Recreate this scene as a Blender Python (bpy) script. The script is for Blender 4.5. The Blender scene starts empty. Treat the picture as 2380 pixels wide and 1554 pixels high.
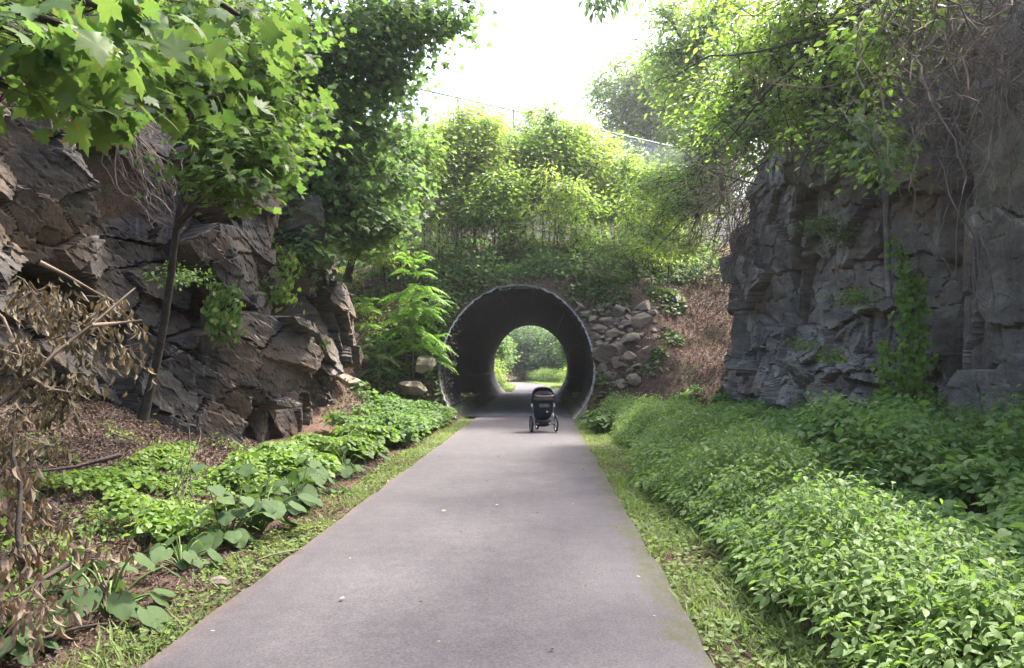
import bpy, math
import numpy as np
from mathutils import Vector, Matrix
Rd = math.radians
SC = bpy.context.scene

# ------------------------------------------------------------------ camera, sky, sun, exposure
F, CX, CY = 1719.0, 1190.0, 777.0
cam_d = bpy.data.cameras.new('camera')
cam_d.sensor_width = 36.0
cam_d.lens = 26.0
cam_d.clip_start = 0.05
cam_d.clip_end = 2000
cam = bpy.data.objects.new('camera', cam_d)
SC.collection.objects.link(cam)
cam.location = (0, 0, 1.58)
cam.rotation_euler = (Rd(90 + 2.66), 0, Rd(2.4))
SC.camera = cam

SUN_EL, SUN_AZ = 58.0, 50.0       # azimuth measured from +Y (ahead) towards +X (right)
HAZE = 0.00075
world = bpy.data.worlds.new('World')
SC.world = world
world.use_nodes = True
wn = world.node_tree
sky = wn.nodes.new('ShaderNodeTexSky')
sky.sky_type = 'NISHITA'
sky.sun_disc = False
sky.sun_elevation = Rd(SUN_EL)
sky.sun_rotation = Rd(SUN_AZ)
sky.air_density = 1.0
sky.dust_density = 6.0
sky.ozone_density = 1.0
bg = wn.nodes['Background']
bg.inputs[1].default_value = 0.15
wn.links.new(sky.outputs[0], bg.inputs[0])

sun_d = bpy.data.lights.new('sun', 'SUN')
sun_d.energy = 2.4
sun_d.angle = Rd(3.0)
sun_d.color = (1.0, 0.95, 0.87)
sun = bpy.data.objects.new('sun', sun_d)
SC.collection.objects.link(sun)
sdir = Vector((math.sin(Rd(SUN_AZ)) * math.cos(Rd(SUN_EL)), math.cos(Rd(SUN_AZ)) * math.cos(Rd(SUN_EL)), math.sin(Rd(SUN_EL))))
sun.rotation_euler = sdir.to_track_quat('Z', 'Y').to_euler()

SC.view_settings.view_transform = 'Standard'
SC.view_settings.look = 'None'
SC.view_settings.exposure = 2.68
SC.view_settings.gamma = 1
SC.view_settings.use_curve_mapping = False
SC.cycles.max_bounces = 7
SC.cycles.diffuse_bounces = 4
SC.cycles.glossy_bounces = 2
SC.cycles.transmission_bounces = 5
SC.cycles.volume_bounces = 0
SC.cycles.caustics_reflective = False
SC.cycles.caustics_refractive = False

# ------------------------------------------------------------------ helpers: object bookkeeping
def tag(o, label=None, cat=None, group=None, kind=None):
    if label: o['label'] = label
    if cat: o['category'] = cat
    if group: o['group'] = group
    if kind: o['kind'] = kind
    return o

def empty(name, loc=(0, 0, 0), label=None, cat=None, group=None):
    o = bpy.data.objects.new(name, None)
    o.empty_display_size = 0.2
    SC.collection.objects.link(o)
    o.location = loc
    return tag(o, label, cat, group)

class Geo:
    """collects vertices and faces; build() links them as one mesh object"""
    def __init__(s):
        s.v, s.f, s.n = [], [], 0
    def add(s, v, f):
        v = np.asarray(v, dtype=np.float64).reshape(-1, 3)
        f = np.asarray(f, dtype=np.int64)
        s.v.append(v); s.f.append(f + s.n); s.n += len(v)
    def mesh(s, name, mat, smooth=False, off=(0, 0, 0)):
        me = bpy.data.meshes.new(name)
        V = np.concatenate(s.v) - np.array(off)
        me.vertices.add(len(V)); me.vertices.foreach_set('co', V.astype(np.float32).ravel())
        li = np.concatenate([f.ravel() for f in s.f])
        lt = np.concatenate([np.full(len(f), f.shape[1]) for f in s.f])
        ls = np.concatenate([[0], np.cumsum(lt)[:-1]])
        me.loops.add(len(li)); me.loops.foreach_set('vertex_index', li.astype(np.int32))
        me.polygons.add(len(lt))
        me.polygons.foreach_set('loop_start', ls.astype(np.int32))
        me.polygons.foreach_set('loop_total', lt.astype(np.int32))
        me.update(calc_edges=True)
        me.polygons.foreach_set('use_smooth', np.full(len(lt), bool(smooth)))
        if mat: me.materials.append(mat)
        return me
    def build(s, name, mat, parent=None, smooth=False):
        off = (0, 0, 0)
        if parent is not None: off = tuple(parent_world(parent))
        me = s.mesh(name, mat, smooth, off)
        o = bpy.data.objects.new(name, me)
        SC.collection.objects.link(o)
        if parent is not None: o.parent = parent
        return o

def parent_world(p):
    v = Vector(p.location)
    if p.parent: v = v + parent_world(p.parent)
    return v

def copy_tree(o, parent=None):
    c = o.copy(); SC.collection.objects.link(c); c.parent = parent
    for ch in list(o.children): copy_tree(ch, c)
    return c

_rz, _rp = Rd(2.4), Rd(2.66)
def ray(px, py):
    """direction of the photograph's pixel (2380 px wide frame)"""
    d = Vector(((px - CX) / F, -(py - CY) / F, -1.0))
    return Matrix.Rotation(_rz, 3, 'Z') @ (Matrix.Rotation(Rd(90) + _rp, 3, 'X') @ d)
def at(px, py, Y):
    d = ray(px, py)
    t = Y / d.y
    return np.array([d.x * t, Y, 1.58 + d.z * t])

# ------------------------------------------------------------------ numpy noise
def _h(ix, iy, seed):
    a = (ix.astype(np.int64) * 374761393 + iy.astype(np.int64) * 668265263 + seed * 982451653) & 0xffffffff
    a = ((a ^ (a >> 13)) * 1274126177) & 0xffffffff
    a = ((a ^ (a >> 16)) * 2246822519) & 0xffffffff
    a = a ^ (a >> 15)
    return (a & 0xffffff) / float(0x1000000)
def vn(x, y, seed=0):
    x = np.asarray(x, float); y = np.asarray(y, float)
    ix, iy = np.floor(x), np.floor(y)
    fx, fy = x - ix, y - iy
    ix = ix.astype(np.int64); iy = iy.astype(np.int64)
    ux, uy = fx * fx * (3 - 2 * fx), fy * fy * (3 - 2 * fy)
    a, b = _h(ix, iy, seed), _h(ix + 1, iy, seed)
    c, d = _h(ix, iy + 1, seed), _h(ix + 1, iy + 1, seed)
    return (a + (b - a) * ux) * (1 - uy) + (c + (d - c) * ux) * uy
def fbm(x, y, o=4, seed=0):
    s, a, t = 0, 1.0, 0
    for i in range(o):
        s = s + a * (vn(x, y, seed + i * 17) - .5); t += a
        x = x * 2.03 + 13.1; y = y * 2.03 + 7.7; a *= .5
    return s / t * 2
def vor(x, y, seed=0, jit=.8):
    ix, iy = np.floor(x).astype(np.int64), np.floor(y).astype(np.int64)
    f1 = np.full(x.shape, 9.); f2 = np.full(x.shape, 9.)
    bx = np.zeros(x.shape, np.int64); by = bx.copy(); cx = np.zeros(x.shape); cy = cx.copy()
    for dx in (-1, 0, 1):
        for dy in (-1, 0, 1):
            jx, jy = ix + dx, iy + dy
            px = jx + .5 + jit * (_h(jx, jy, seed) - .5) + .5 * (jy & 1)
            py = jy + .5 + jit * (_h(jx, jy, seed + 5) - .5)
            ax, ay = np.abs(x - px), np.abs(y - py)
            d = .65 * np.maximum(ax, ay) + .35 * (ax + ay)
            m = d < f1
            f2 = np.where(m, f1, np.minimum(f2, d))
            bx = np.where(m, jx, bx); by = np.where(m, jy, by)
            cx = np.where(m, px, cx); cy = np.where(m, py, cy)
            f1 = np.where(m, d, f1)
    return f1, f2, bx, by, x - cx, y - cy

# ------------------------------------------------------------------ materials
def new_mat(name):
    m = bpy.data.materials.new(name); m.use_nodes = True
    nt = m.node_tree; nt.nodes.clear()
    out = nt.nodes.new('ShaderNodeOutputMaterial')
    return m, nt, out
class NB:
    def __init__(s, nt): s.nt = nt
    def n(s, t, **k):
        nd = s.nt.nodes.new(t)
        for a, b in k.items():
            if a.startswith('i_'):
                key = a[2:]
                key = int(key) if key.isdigit() else key.replace('_', ' ')
                nd.inputs[key].default_value = b
            else: setattr(nd, a, b)
        return nd
    def l(s, a, b): s.nt.links.new(a, b)
    def coord(s, scale=(1, 1, 1), rot=(0, 0, 0), kind='Object'):
        tc = s.n('ShaderNodeTexCoord'); mp = s.n('ShaderNodeMapping')
        mp.inputs['Scale'].default_value = scale; mp.inputs['Rotation'].default_value = rot
        s.l(tc.outputs[kind], mp.inputs[0]); return mp.outputs[0]
    def noise(s, vec, scale, detail=4, rough=.55, dist=0):
        nd = s.n('ShaderNodeTexNoise'); nd.inputs['Scale'].default_value = scale
        nd.inputs['Detail'].default_value = detail; nd.inputs['Roughness'].default_value = rough
        nd.inputs['Distortion'].default_value = dist
        if vec is not None: s.l(vec, nd.inputs['Vector'])
        return nd.outputs[0]
    def ramp(s, fac, stops, interp='LINEAR'):
        r = s.n('ShaderNodeValToRGB'); r.color_ramp.interpolation = interp
        while len(r.color_ramp.elements) < len(stops): r.color_ramp.elements.new(.5)
        for e, (p, c) in zip(r.color_ramp.elements, stops):
            e.position = p; e.color = (*c, 1) if len(c) == 3 else c
        s.l(fac, r.inputs[0]); return r.outputs[0]
    def mix(s, fac, a, b, mode='MIX'):
        m = s.n('ShaderNodeMix', data_type='RGBA', blend_type=mode)
        for k, v in ((0, fac), (6, a), (7, b)):
            if isinstance(v, bpy.types.NodeSocket): s.l(v, m.inputs[k])
            elif isinstance(v, (int, float)): m.inputs[k].default_value = v
            else: m.inputs[k].default_value = (*v, 1)
        return m.outputs[2]
    def math(s, op, a, b=0.0, clamp=False):
        m = s.n('ShaderNodeMath', operation=op, use_clamp=clamp)
        for k, v in ((0, a), (1, b)):
            if isinstance(v, bpy.types.NodeSocket): s.l(v, m.inputs[k])
            else: m.inputs[k].default_value = v
        return m.outputs[0]
    def bump(s, h, strength=.5, dist=.02):
        b = s.n('ShaderNodeBump'); b.inputs['Strength'].default_value = strength
        b.inputs['Distance'].default_value = dist; s.l(h, b.inputs['Height']); return b.outputs[0]
    def bsdf(s, col, rough=.8, bump=None, spec=.3, metal=0):
        p = s.n('ShaderNodeBsdfPrincipled')
        if isinstance(col, bpy.types.NodeSocket): s.l(col, p.inputs['Base Color'])
        else: p.inputs['Base Color'].default_value = (*col, 1)
        if isinstance(rough, bpy.types.NodeSocket): s.l(rough, p.inputs['Roughness'])
        else: p.inputs['Roughness'].default_value = rough
        p.inputs['Specular IOR Level'].default_value = spec; p.inputs['Metallic'].default_value = metal
        if bump is not None: s.l(bump, p.inputs['Normal'])
        return p.outputs[0]

def simple_mat(name, col, rough=.6, spec=.4, metal=0, var=.25, scale=8, bump=0):
    m, nt, out = new_mat(name); b = NB(nt)
    v = b.coord()
    nz = b.noise(v, scale, 4)
    c = b.ramp(nz, [(.3, tuple(x * (1 - var) for x in col)), (.7, tuple(min(1, x * (1 + var)) for x in col))])
    bp = b.bump(b.noise(v, scale * 6, 3), bump, .01) if bump else None
    nt.links.new(b.bsdf(c, rough, bp, spec, metal), out.inputs[0])
    return m

def leaf_mat(name, c1, c2, c3=None, trans=.45, rough=.45, spots=False, tcol=None):
    """leaf: each leaf its own tint between c1, c2 and c3, patches of tone, light passes through the blade"""
    m, nt, out = new_mat(name); b = NB(nt)
    g = b.n('ShaderNodeNewGeometry')
    c3 = c3 or tuple(.5 * (x + y) for x, y in zip(c1, c2))
    col = b.ramp(g.outputs['Random Per Island'], [(0, c1), (.5, c3), (1, c2)])
    v = b.coord()
    big = b.noise(v, .9, 2)
    col = b.mix(b.ramp(big, [(.35, (0, 0, 0)), (.65, (1, 1, 1))]), col, b.mix(.55, col, c2))
    if spots:
        sp = b.noise(v, 34, 2, .6)
        col = b.mix(b.ramp(sp, [(.66, (0, 0, 0)), (.70, (1, 1, 1))]), col, (.30, .11, .02))
    p = b.bsdf(col, rough, None, .35)
    t = b.n('ShaderNodeBsdfTranslucent')
    tc = b.mix(1.0, col, tcol or (1.55, 1.6, .95), 'MULTIPLY')
    b.l(tc, t.inputs[0])
    mx = b.n('ShaderNodeMixShader'); mx.inputs[0].default_value = trans
    b.l(p, mx.inputs[1]); b.l(t.outputs[0], mx.inputs[2]); b.l(mx.outputs[0], out.inputs[0])
    return m

def rock_mat(name, dark, mid, light, rust, rustamt=.5, dip=0.0, streak=.3, moss=0.0, strat=6):
    m, nt, out = new_mat(name); b = NB(nt)
    v = b.coord()
    vs = b.coord((1, .6, strat), (dip, 0, 0))
    n1 = b.noise(v, 1.1, 8, .62, .3)
    n2 = b.noise(vs, 2.0, 8, .65, .6)
    n3 = b.noise(v, 14, 6, .6)
    col = b.ramp(n1, [(.3, dark), (.52, mid), (.75, light)])
    col = b.mix(b.ramp(n2, [(.38, (0, 0, 0)), (.68, (.75, .75, .75))]), col, tuple(x * .45 for x in dark))
    rn = b.noise(v, .8, 4, .6)
    col = b.mix(b.ramp(rn, [(.62 - rustamt * .25, (0, 0, 0)), (.78 - rustamt * .2, (.85, .85, .85))]), col, b.mix(n3, rust, tuple(x * .5 for x in rust)))
    st = b.noise(b.coord((5, 5, .35)), 1.2, 5, .6)
    col = b.mix(b.ramp(st, [(.6, (0, 0, 0)), (.75, (streak, streak, streak))]), col, (.34, .33, .30))
    sp = b.noise(v, 60, 3, .7)
    col = b.mix(.35, col, b.ramp(sp, [(.3, (.25, .25, .25)), (.7, (1.6, 1.6, 1.6))]), 'MULTIPLY')
    if moss:
        g = b.n('ShaderNodeNewGeometry'); sx = b.n('ShaderNodeSeparateXYZ'); b.l(g.outputs['Normal'], sx.inputs[0])
        mm = b.math('MULTIPLY', b.ramp(sx.outputs[2], [(.3, (0, 0, 0)), (.7, (1, 1, 1))]), b.ramp(b.noise(v, 1.3, 4), [(.5, (0, 0, 0)), (.6, (1, 1, 1))]))
        col = b.mix(b.math('MULTIPLY', mm, moss), col, (.09, .11, .02))
    h = b.math('ADD', b.math('MULTIPLY', n2, .25), b.math('ADD', b.math('MULTIPLY', n3, .5), b.math('MULTIPLY', sp, .25)))
    nt.links.new(b.bsdf(col, .8, b.bump(h, .8, .03), .3), out.inputs[0])
    return m

M = {}
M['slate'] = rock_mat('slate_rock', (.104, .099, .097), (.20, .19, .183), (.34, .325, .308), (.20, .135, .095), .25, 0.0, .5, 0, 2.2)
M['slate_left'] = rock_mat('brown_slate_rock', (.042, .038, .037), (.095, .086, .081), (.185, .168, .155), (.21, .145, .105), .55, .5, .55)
M['boulder'] = rock_mat('boulder_rock', (.13, .10, .082), (.25, .20, .165), (.37, .305, .255), (.30, .20, .12), .3, 0, .2, .5)
M['pale_boulder'] = rock_mat('pale_boulder_rock', (.22, .19, .15), (.36, .31, .25), (.5, .45, .38), (.4, .25, .13), .4, 0, .1)
M['maple'] = leaf_mat('maple_leaf', (.055, .12, .035), (.115, .18, .052), None, .5, .5, True)
M['maple_far'] = leaf_mat('maple_leaf_shade', (.055, .105, .045), (.105, .175, .06), None, .52, .6)
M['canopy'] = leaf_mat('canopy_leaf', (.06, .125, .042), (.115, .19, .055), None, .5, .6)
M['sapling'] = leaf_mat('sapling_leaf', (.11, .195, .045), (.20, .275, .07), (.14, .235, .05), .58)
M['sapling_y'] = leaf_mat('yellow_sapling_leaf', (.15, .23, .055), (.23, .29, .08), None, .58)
M['sumac'] = leaf_mat('sumac_leaflet', (.07, .18, .02), (.13, .24, .03), None, .5)
M['jewel'] = leaf_mat('jewelweed_leaf', (.08, .155, .045), (.16, .24, .065), None, .46, .55)
M['jewel_d'] = leaf_mat('shade_weed_leaf', (.085, .165, .05), (.155, .245, .075), None, .48, .55)
M['burdock'] = leaf_mat('burdock_leaf', (.038, .08, .03), (.08, .13, .042), None, .3, .75)
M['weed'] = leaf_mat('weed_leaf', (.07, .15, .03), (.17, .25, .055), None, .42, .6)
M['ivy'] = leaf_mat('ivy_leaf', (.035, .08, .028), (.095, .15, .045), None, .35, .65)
M['vine'] = leaf_mat('vine_leaf', (.07, .17, .02), (.13, .23, .03), None, .5)
M['grass'] = leaf_mat('grass_blade', (.08, .14, .035), (.18, .24, .07), None, .4, .6)
M['dead'] = leaf_mat('wilted_leaf', (.035, .03, .02), (.24, .19, .12), (.06, .056, .03), .2, .7, tcol=(1.3, 1.1, .8))
M['dead_b'] = leaf_mat('brown_wilted_leaf', (.05, .035, .025), (.27, .20, .14), (.10, .07, .05), .2, .7, tcol=(1.3, 1.1, .8))
M['litter'] = leaf_mat('litter_leaf', (.042, .029, .025), (.19, .14, .118), (.08, .055, .046), .1, .8, tcol=(1.2, 1, .8))
M['bark'] = simple_mat('bark', (.062, .050, .042), .9, .2, 0, .4, 12, .8)
M['bark_d'] = simple_mat('dark_bark', (.045, .038, .032), .9, .2, 0, .4, 12, .6)
M['twig'] = simple_mat('pale_twig', (.20, .155, .115), .85, .2, 0, .45, 5)
M['stem'] = simple_mat('green_stem', (.13, .19, .06), .7, .3, 0, .3, 5)
M['brush'] = simple_mat('dry_vine', (.12, .095, .08), .85, .2, 0, .5, 3)
# ------------------------------------------------------------------ terrain
XC = -0.84                       # axis of the steel tunnel
def path_c(y):
    y = np.asarray(y, float)
    return -0.60 - 0.0030 * np.clip(y - 52, 0, None) ** 2
FLy = [-8, 0, 4, 8, 10.8, 12.0, 13.0, 14.2, 15.4, 16.6, 18.6, 20.5, 26, 30]
FLx = [-6.6, -6.5, -6.4, -6.5, -6.4, -5.4, -4.95, -4.9, -5.6, -5.0, -5.2, -8.0, -12, -16]
ZLf = [.4, .4, .6, 1.0, 1.1, .55, .3, .3, .7, .9, 1.4, 3.0, 5.0, 7]
HL = [5.4, 5.4, 5.4, 5.5, 5.9, 5.5, 4.9, 4.5, 3.9, 3.7, 3.9, 5.0, 6.5, 7.2]
FRy = [-8, 0, 6, 10, 12.3, 12.9, 13.6, 15.0, 17.5, 20.0, 21.8, 22.8, 25, 30]
FRx = [7.6, 7.5, 7.2, 6.9, 6.75, 7.5, 7.3, 6.45, 6.1, 5.75, 5.7, 6.6, 9.5, 15]
ZRf = [.25, .3, .3, .3, .28, .28, .25, .22, .2, .3, .6, 1.2, 3.5, 7]
HR = [10, 10, 10, 9.8, 9.6, 9.4, 9.2, 9.4, 8.3, 7.0, 5.4, 5.0, 6.0, 7.5]
def ywall(x): return 33.0 + (np.asarray(x) + 4.07) * 0.716
def smooth(t):
    t = np.clip(t, 0, 1); return t * t * (3 - 2 * t)
def H(x, y, rough=True):
    x = np.asarray(x, float); y = np.asarray(y, float)
    pc = path_c(y)
    fl = np.interp(y, FLy, FLx); zl = np.interp(y, FLy, ZLf); hl = np.interp(y, FLy, HL)
    fr = np.interp(y, FRy, FRx); zr = np.interp(y, FRy, ZRf); hr = np.interp(y, FRy, HR)
    n = fbm(x * .9, y * .9, 4, 3) if rough else 0 * x
    # left bank, then cliff top
    t = (-2.9 - x) / np.maximum(-2.9 - fl, .5)
    left = zl * np.clip(t, 0, 1) ** 1.5
    back = smooth((fl - .45 - x) / .7) * (hl - zl) + np.clip(fl - 1.0 - x, 0, 14) * np.interp(y, [10, 13], [1.0, .55])
    left = left + back
    # right bank, then cliff top
    t = (x - 1.5) / np.maximum(fr - 1.5, .5)
    right = zr * np.clip(t, 0, 1) ** 1.3
    back = smooth((x - fr - .45) / .7) * (hr - zr) + np.clip(x - fr - 1.2, 0, 14) * .35
    right = right + back
    side = np.where(x < pc, left, right)
    # past the embankment the cliffs fade to low banks
    far = smooth((y - 44) / 6)
    d = np.abs(x - pc)
    bank = np.clip(d - 4.5, 0, 20) * .22
    side = side * (1 - far) + bank * far
    # embankment across the cutting
    dx = np.abs(x - XC)
    w = smooth((dx - 2.7) / 2.2)
    d1 = (y - 22.6)
    near = np.where(d1 < 2.95, 1.6 * d1, 4.72 + (d1 - 2.95) * .33)
    d2 = (y - 20.3 - .35 * np.clip(x - 1.5, 0, 4) * .3)
    wide = np.where(d2 < 5.6, .78 * d2, 4.37 + (d2 - 5.6) * .37)
    emb = near * (1 - w) + wide * w + (.35 * n if rough else 0) * (w * .8 + .2)
    yw = ywall(x)
    emb = np.where(y > yw + .35, 11.3 + .02 * (y - yw), np.minimum(emb, 7.4))
    emb = np.minimum(emb, np.clip((50.2 - y) * 2.6, -1, 40))
    z = np.maximum(side, emb)
    amt = smooth((np.abs(x - pc) - 1.9) / 1.2)
    z = z + (n * .10 * amt if rough else 0)
    z = np.where(np.abs(x - pc) < 1.9, np.where((y < 23.0) | (y > 50.2), -0.02, z), z)
    return z
def pipe_rz(z):
    """half width of the tunnel section at height z"""
    zz = np.where(z > 1.6, (z - 1.6) / 2.82, (z - 1.6) / 2.3)
    return 2.45 * np.sqrt(np.clip(1 - zz * zz, 0, 1))

def axis(parts):
    out = []
    for a, b, s in parts: out.append(np.arange(a, b, s))
    out.append([parts[-1][1]]); return np.concatenate(out)
gx = axis([(-160, -40, 12), (-40, -18, 1.5), (-18, -9, .4), (-9, 9, .13), (9, 18, .4), (18, 40, 1.5), (40, 160, 12)])
gy = axis([(-60, -10, 5), (-10, 2, .6), (2, 20, .2), (20, 28, .11), (28, 45, .3), (45, 51, .12), (51, 52, .3), (52, 110, 1), (110, 300, 12)])
XX, YY = np.meshgrid(gx, gy)
ZZ = H(XX, YY)
V = np.stack([XX, YY, ZZ], -1).reshape(-1, 3)
nx, ny = len(gx), len(gy)
I = np.arange(nx * ny).reshape(ny, nx)
Fq = np.stack([I[:-1, :-1], I[:-1, 1:], I[1:, 1:], I[1:, :-1]], -1).reshape(-1, 4)
cen = V[Fq].mean(1)
inside = (cen[:, 1] > 22.75) & (cen[:, 1] < 50.1) & (cen[:, 2] < 4.36) & (np.abs(cen[:, 0] - XC) < pipe_rz(cen[:, 2]) + .03)
inside |= (cen[:, 1] > 45) & (cen[:, 1] < 50.3) & (cen[:, 2] < 4.62) & (np.abs(cen[:, 0] - XC) < 2.2)
inside |= (cen[:, 1] > 22.75) & (cen[:, 1] < 50.1) & (cen[:, 2] < -.3) & (np.abs(cen[:, 0] - XC) < 1.9)
Fq = Fq[~inside]
def ground_mat():
    m, nt, out = new_mat('ground_soil'); b = NB(nt); v = b.coord()
    n1 = b.noise(v, 1.2, 8, .65); n2 = b.noise(v, 9, 8, .7); n3 = b.noise(v, 45, 4, .7)
    col = b.ramp(n2, [(.25, (.035, .022, .016)), (.5, (.085, .055, .042)), (.75, (.17, .12, .095))])
    col = b.mix(b.ramp(n3, [(.5, (0, 0, 0)), (.62, (.8, .8, .8))]), col, (.21, .125, .09))
    col = b.mix(b.ramp(n1, [(.5, (0, 0, 0)), (.66, (.7, .7, .7))]), col, (.045, .065, .02))
    h = b.math('ADD', n2, b.math('MULTIPLY', n3, .5))
    nt.links.new(b.bsdf(col, .95, b.bump(h, 1, .06), .15), out.inputs[0]); return m
M['ground'] = ground_mat()
g = Geo(); g.add(V, Fq)
tag(g.build('ground', M['ground'], smooth=True), 'brown leaf-strewn soil of the cutting and its banks', 'ground', kind='structure')

# ------------------------------------------------------------------ the paved path
def asphalt_mat():
    m, nt, out = new_mat('asphalt'); b = NB(nt); v = b.coord()
    n1 = b.noise(v, .5, 5, .6); n2 = b.noise(v, 62, 5, .85); n3 = b.noise(b.coord((3, .25, 1)), 1.5, 4, .6)
    col = b.ramp(n1, [(.3, (.064, .058, .064)), (.7, (.084, .077, .083))])
    col = b.mix(b.ramp(n3, [(.45, (0, 0, 0)), (.7, (.35, .35, .35))]), col, (.088, .081, .089))
    col = b.mix(.75, col, b.ramp(n2, [(.32, (.35, .35, .35)), (.5, (.97, .97, .97)), (.68, (1.85, 1.82, 1.8))]), 'MULTIPLY')
    col = b.mix(.5, col, b.ramp(b.noise(v, 7, 6, .7), [(.35, (.78, .78, .80)), (.65, (1.2, 1.2, 1.18))]), 'MULTIPLY')
    sx = b.n('ShaderNodeSeparateXYZ'); b.l(v, sx.inputs[0])
    # moss creeping in along the right hand edge, dirt along the left
    e = b.math('ADD', sx.outputs[0], b.math('MULTIPLY', b.noise(v, 1.6, 7, .75), .9))
    er = b.ramp(b.math('SUBTRACT', e, .24), [(.90, (0, 0, 0)), (1.0, (1, 1, 1))])
    lim = b.ramp(b.math('MULTIPLY', sx.outputs[1], .02), [(.36, (1, 1, 1)), (.44, (0, 0, 0))])
    fac = b.math('MULTIPLY', b.math('MULTIPLY', er, lim), b.ramp(b.noise(v, 12, 4, .7), [(.4, (.25, .25, .25)), (.6, (.85, .85, .85))]))
    col = b.mix(fac, col, (.055, .056, .022))
    e2 = b.math('ADD', b.math('MULTIPLY', sx.outputs[0], -1), b.math('MULTIPLY', b.noise(v, 3, 6, .7), .4))
    e2 = b.math('MULTIPLY', e2, .4)
    col = b.mix(b.math('MULTIPLY', b.ramp(e2, [(.87, (0, 0, 0)), (.93, (1, 1, 1))]), .4), col, (.15, .10, .075))
    nt.links.new(b.bsdf(col, .88, b.bump(n2, .5, .006), .3), out.inputs[0]); return m
M['asphalt'] = asphalt_mat()
g = Geo()
for ya, yb, st in ((-6, 24.3, .12), (49.2, 130, .5)):
    ys = np.arange(ya, yb + .001, st)
    c = path_c(ys)
    slope = np.gradient(c, ys)
    wl = 1.5 + .035 * fbm(ys * 1.7, ys * 0 + 3, 4, 21); wr = 1.5 + .035 * fbm(ys * 1.7, ys * 0 + 9, 4, 22)
    cols = []
    for k, (sgn, off, z) in enumerate([(-1, .03, -.06), (-1, 0, .028), (-1, -.5, .035), (0, 0, .04), (1, -.5, .035), (1, 0, .028), (1, .03, -.06)]):
        w = wl if sgn < 0 else wr
        w = w * np.sqrt(1 + slope ** 2)
        cols.append(np.stack([c + sgn * (w + off), ys, np.full_like(ys, z)], -1))
    A = np.stack(cols, 1); m = len(ys); k = A.shape[1]
    I = np.arange(m * k).reshape(m, k)
    g.add(A, np.stack([I[:-1, :-1], I[:-1, 1:], I[1:, 1:], I[1:, :-1]], -1).reshape(-1, 4))
tag(g.build('path', M['asphalt'], smooth=False), 'grey asphalt cycle path running into the tunnel', 'path', kind='structure')

# ------------------------------------------------------------------ cliffs
def block_disp(u, v, dip, sizes, amps, seed, warp=.35):
    ca, sa = math.cos(dip), math.sin(dip)
    wu = u + warp * fbm(u * .45, v * .45, 2, seed + 1); wv = v + warp * fbm(u * .45, v * .45, 2, seed + 2)
    a, b_ = wu * ca + wv * sa, -wu * sa + wv * ca
    d = np.zeros_like(u)
    for i, ((sx, sy), (A, tilt, crk)) in enumerate(zip(sizes, amps)):
        f1, f2, bx, by, ox, oy = vor(a / sx, b_ / sy, seed + 31 * i, .6)
        r = _h(bx, by, seed + 7 + i); ta = _h(bx, by, seed + 8 + i) - .5; tb = _h(bx, by, seed + 9 + i) - .5
        d += A * (np.floor(r * 5) / 4 - .5) * 2 + tilt * (ta * ox + tb * oy) * 2
        e = f2 - f1; w = (.03, .045, .06)[min(i, 2)]
        d -= crk * np.clip(1 - e / w, 0, 1) * (_h(bx, by, seed + 11 + i) > .2)
        a = a + .03 * sx * fbm(u * 3, v * 3, 2, seed + 40 + i); b_ = b_ + .03 * sy * fbm(u * 3 + 5, v * 3, 2, seed + 50 + i)
    return d
def cliff(name, fy, fx, zf, hh, y0, y1, res, sign, sizes_fn, mat, label, cap=2.6):
    ys = np.arange(y0, y1, .05); xs = np.interp(ys, fy, fx)
    k = np.ones(9) / 9; xp = np.pad(xs, 4, mode='edge'); xs = np.convolve(xp, k, 'valid')
    s = np.concatenate([[0], np.cumsum(np.hypot(np.diff(xs), np.diff(ys)))])
    S = np.arange(0, s[-1], res)
    X, Y = np.interp(S, s, xs), np.interp(S, s, ys)
    tx, ty = np.gradient(X), np.gradient(Y)
    kk = np.ones(31) / 31
    tx = np.convolve(np.pad(tx, 15, mode='edge'), kk, 'valid'); ty = np.convolve(np.pad(ty, 15, mode='edge'), kk, 'valid')
    L = np.hypot(tx, ty); nxn, nyn = sign * ty / L, -sign * tx / L
    Z0 = np.interp(Y, fy, zf) - .5; Z1 = np.interp(Y, fy, hh) + .25 * fbm(S * .8, S * 0, 3, 77)
    hmax = (Z1 - Z0).max(); nv = int(hmax / res); ncap = int(cap / (res * 2))
    t = np.linspace(0, 1, nv)
    u = np.repeat(S[:, None], nv + ncap, 1)
    zz = np.zeros((len(S), nv + ncap)); bk = np.zeros_like(zz)
    zz[:, :nv] = Z0[:, None] + (Z1 - Z0)[:, None] * t[None]
    tc = (np.arange(ncap) + 1) / ncap
    zz[:, nv:] = Z1[:, None] + tc[None] * .5; bk[:, nv:] = tc[None] * cap
    d = sizes_fn(u, zz - bk * .8, X[:, None] + 0 * u, Y[:, None] + 0 * u)
    d = d + .014 * fbm(u * 5, zz * 5, 4, 5) + .010 * fbm(u * 20, zz * 20, 3, 6)
    fade = smooth((zz - Z0[:, None]) / .01)
    off = d - bk
    PX = X[:, None] + nxn[:, None] * off; PY = Y[:, None] + nyn[:, None] * off
    PZ = zz + .02 * fbm(u * 1.3, zz * 1.3, 3, 8) + np.where(bk > 0, d * .7, 0)
    A = np.stack([PX, PY, PZ], -1); n, m = u.shape
    I = np.arange(n * m).reshape(n, m)
    f = np.stack([I[:-1, :-1], I[1:, :-1], I[1:, 1:], I[:-1, 1:]], -1).reshape(-1, 4)
    if sign > 0: f = f[:, ::-1]
    g = Geo(); g.add(A, f)
    return tag(g.build(name, mat), label, 'rock cliff', kind='structure')
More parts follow.
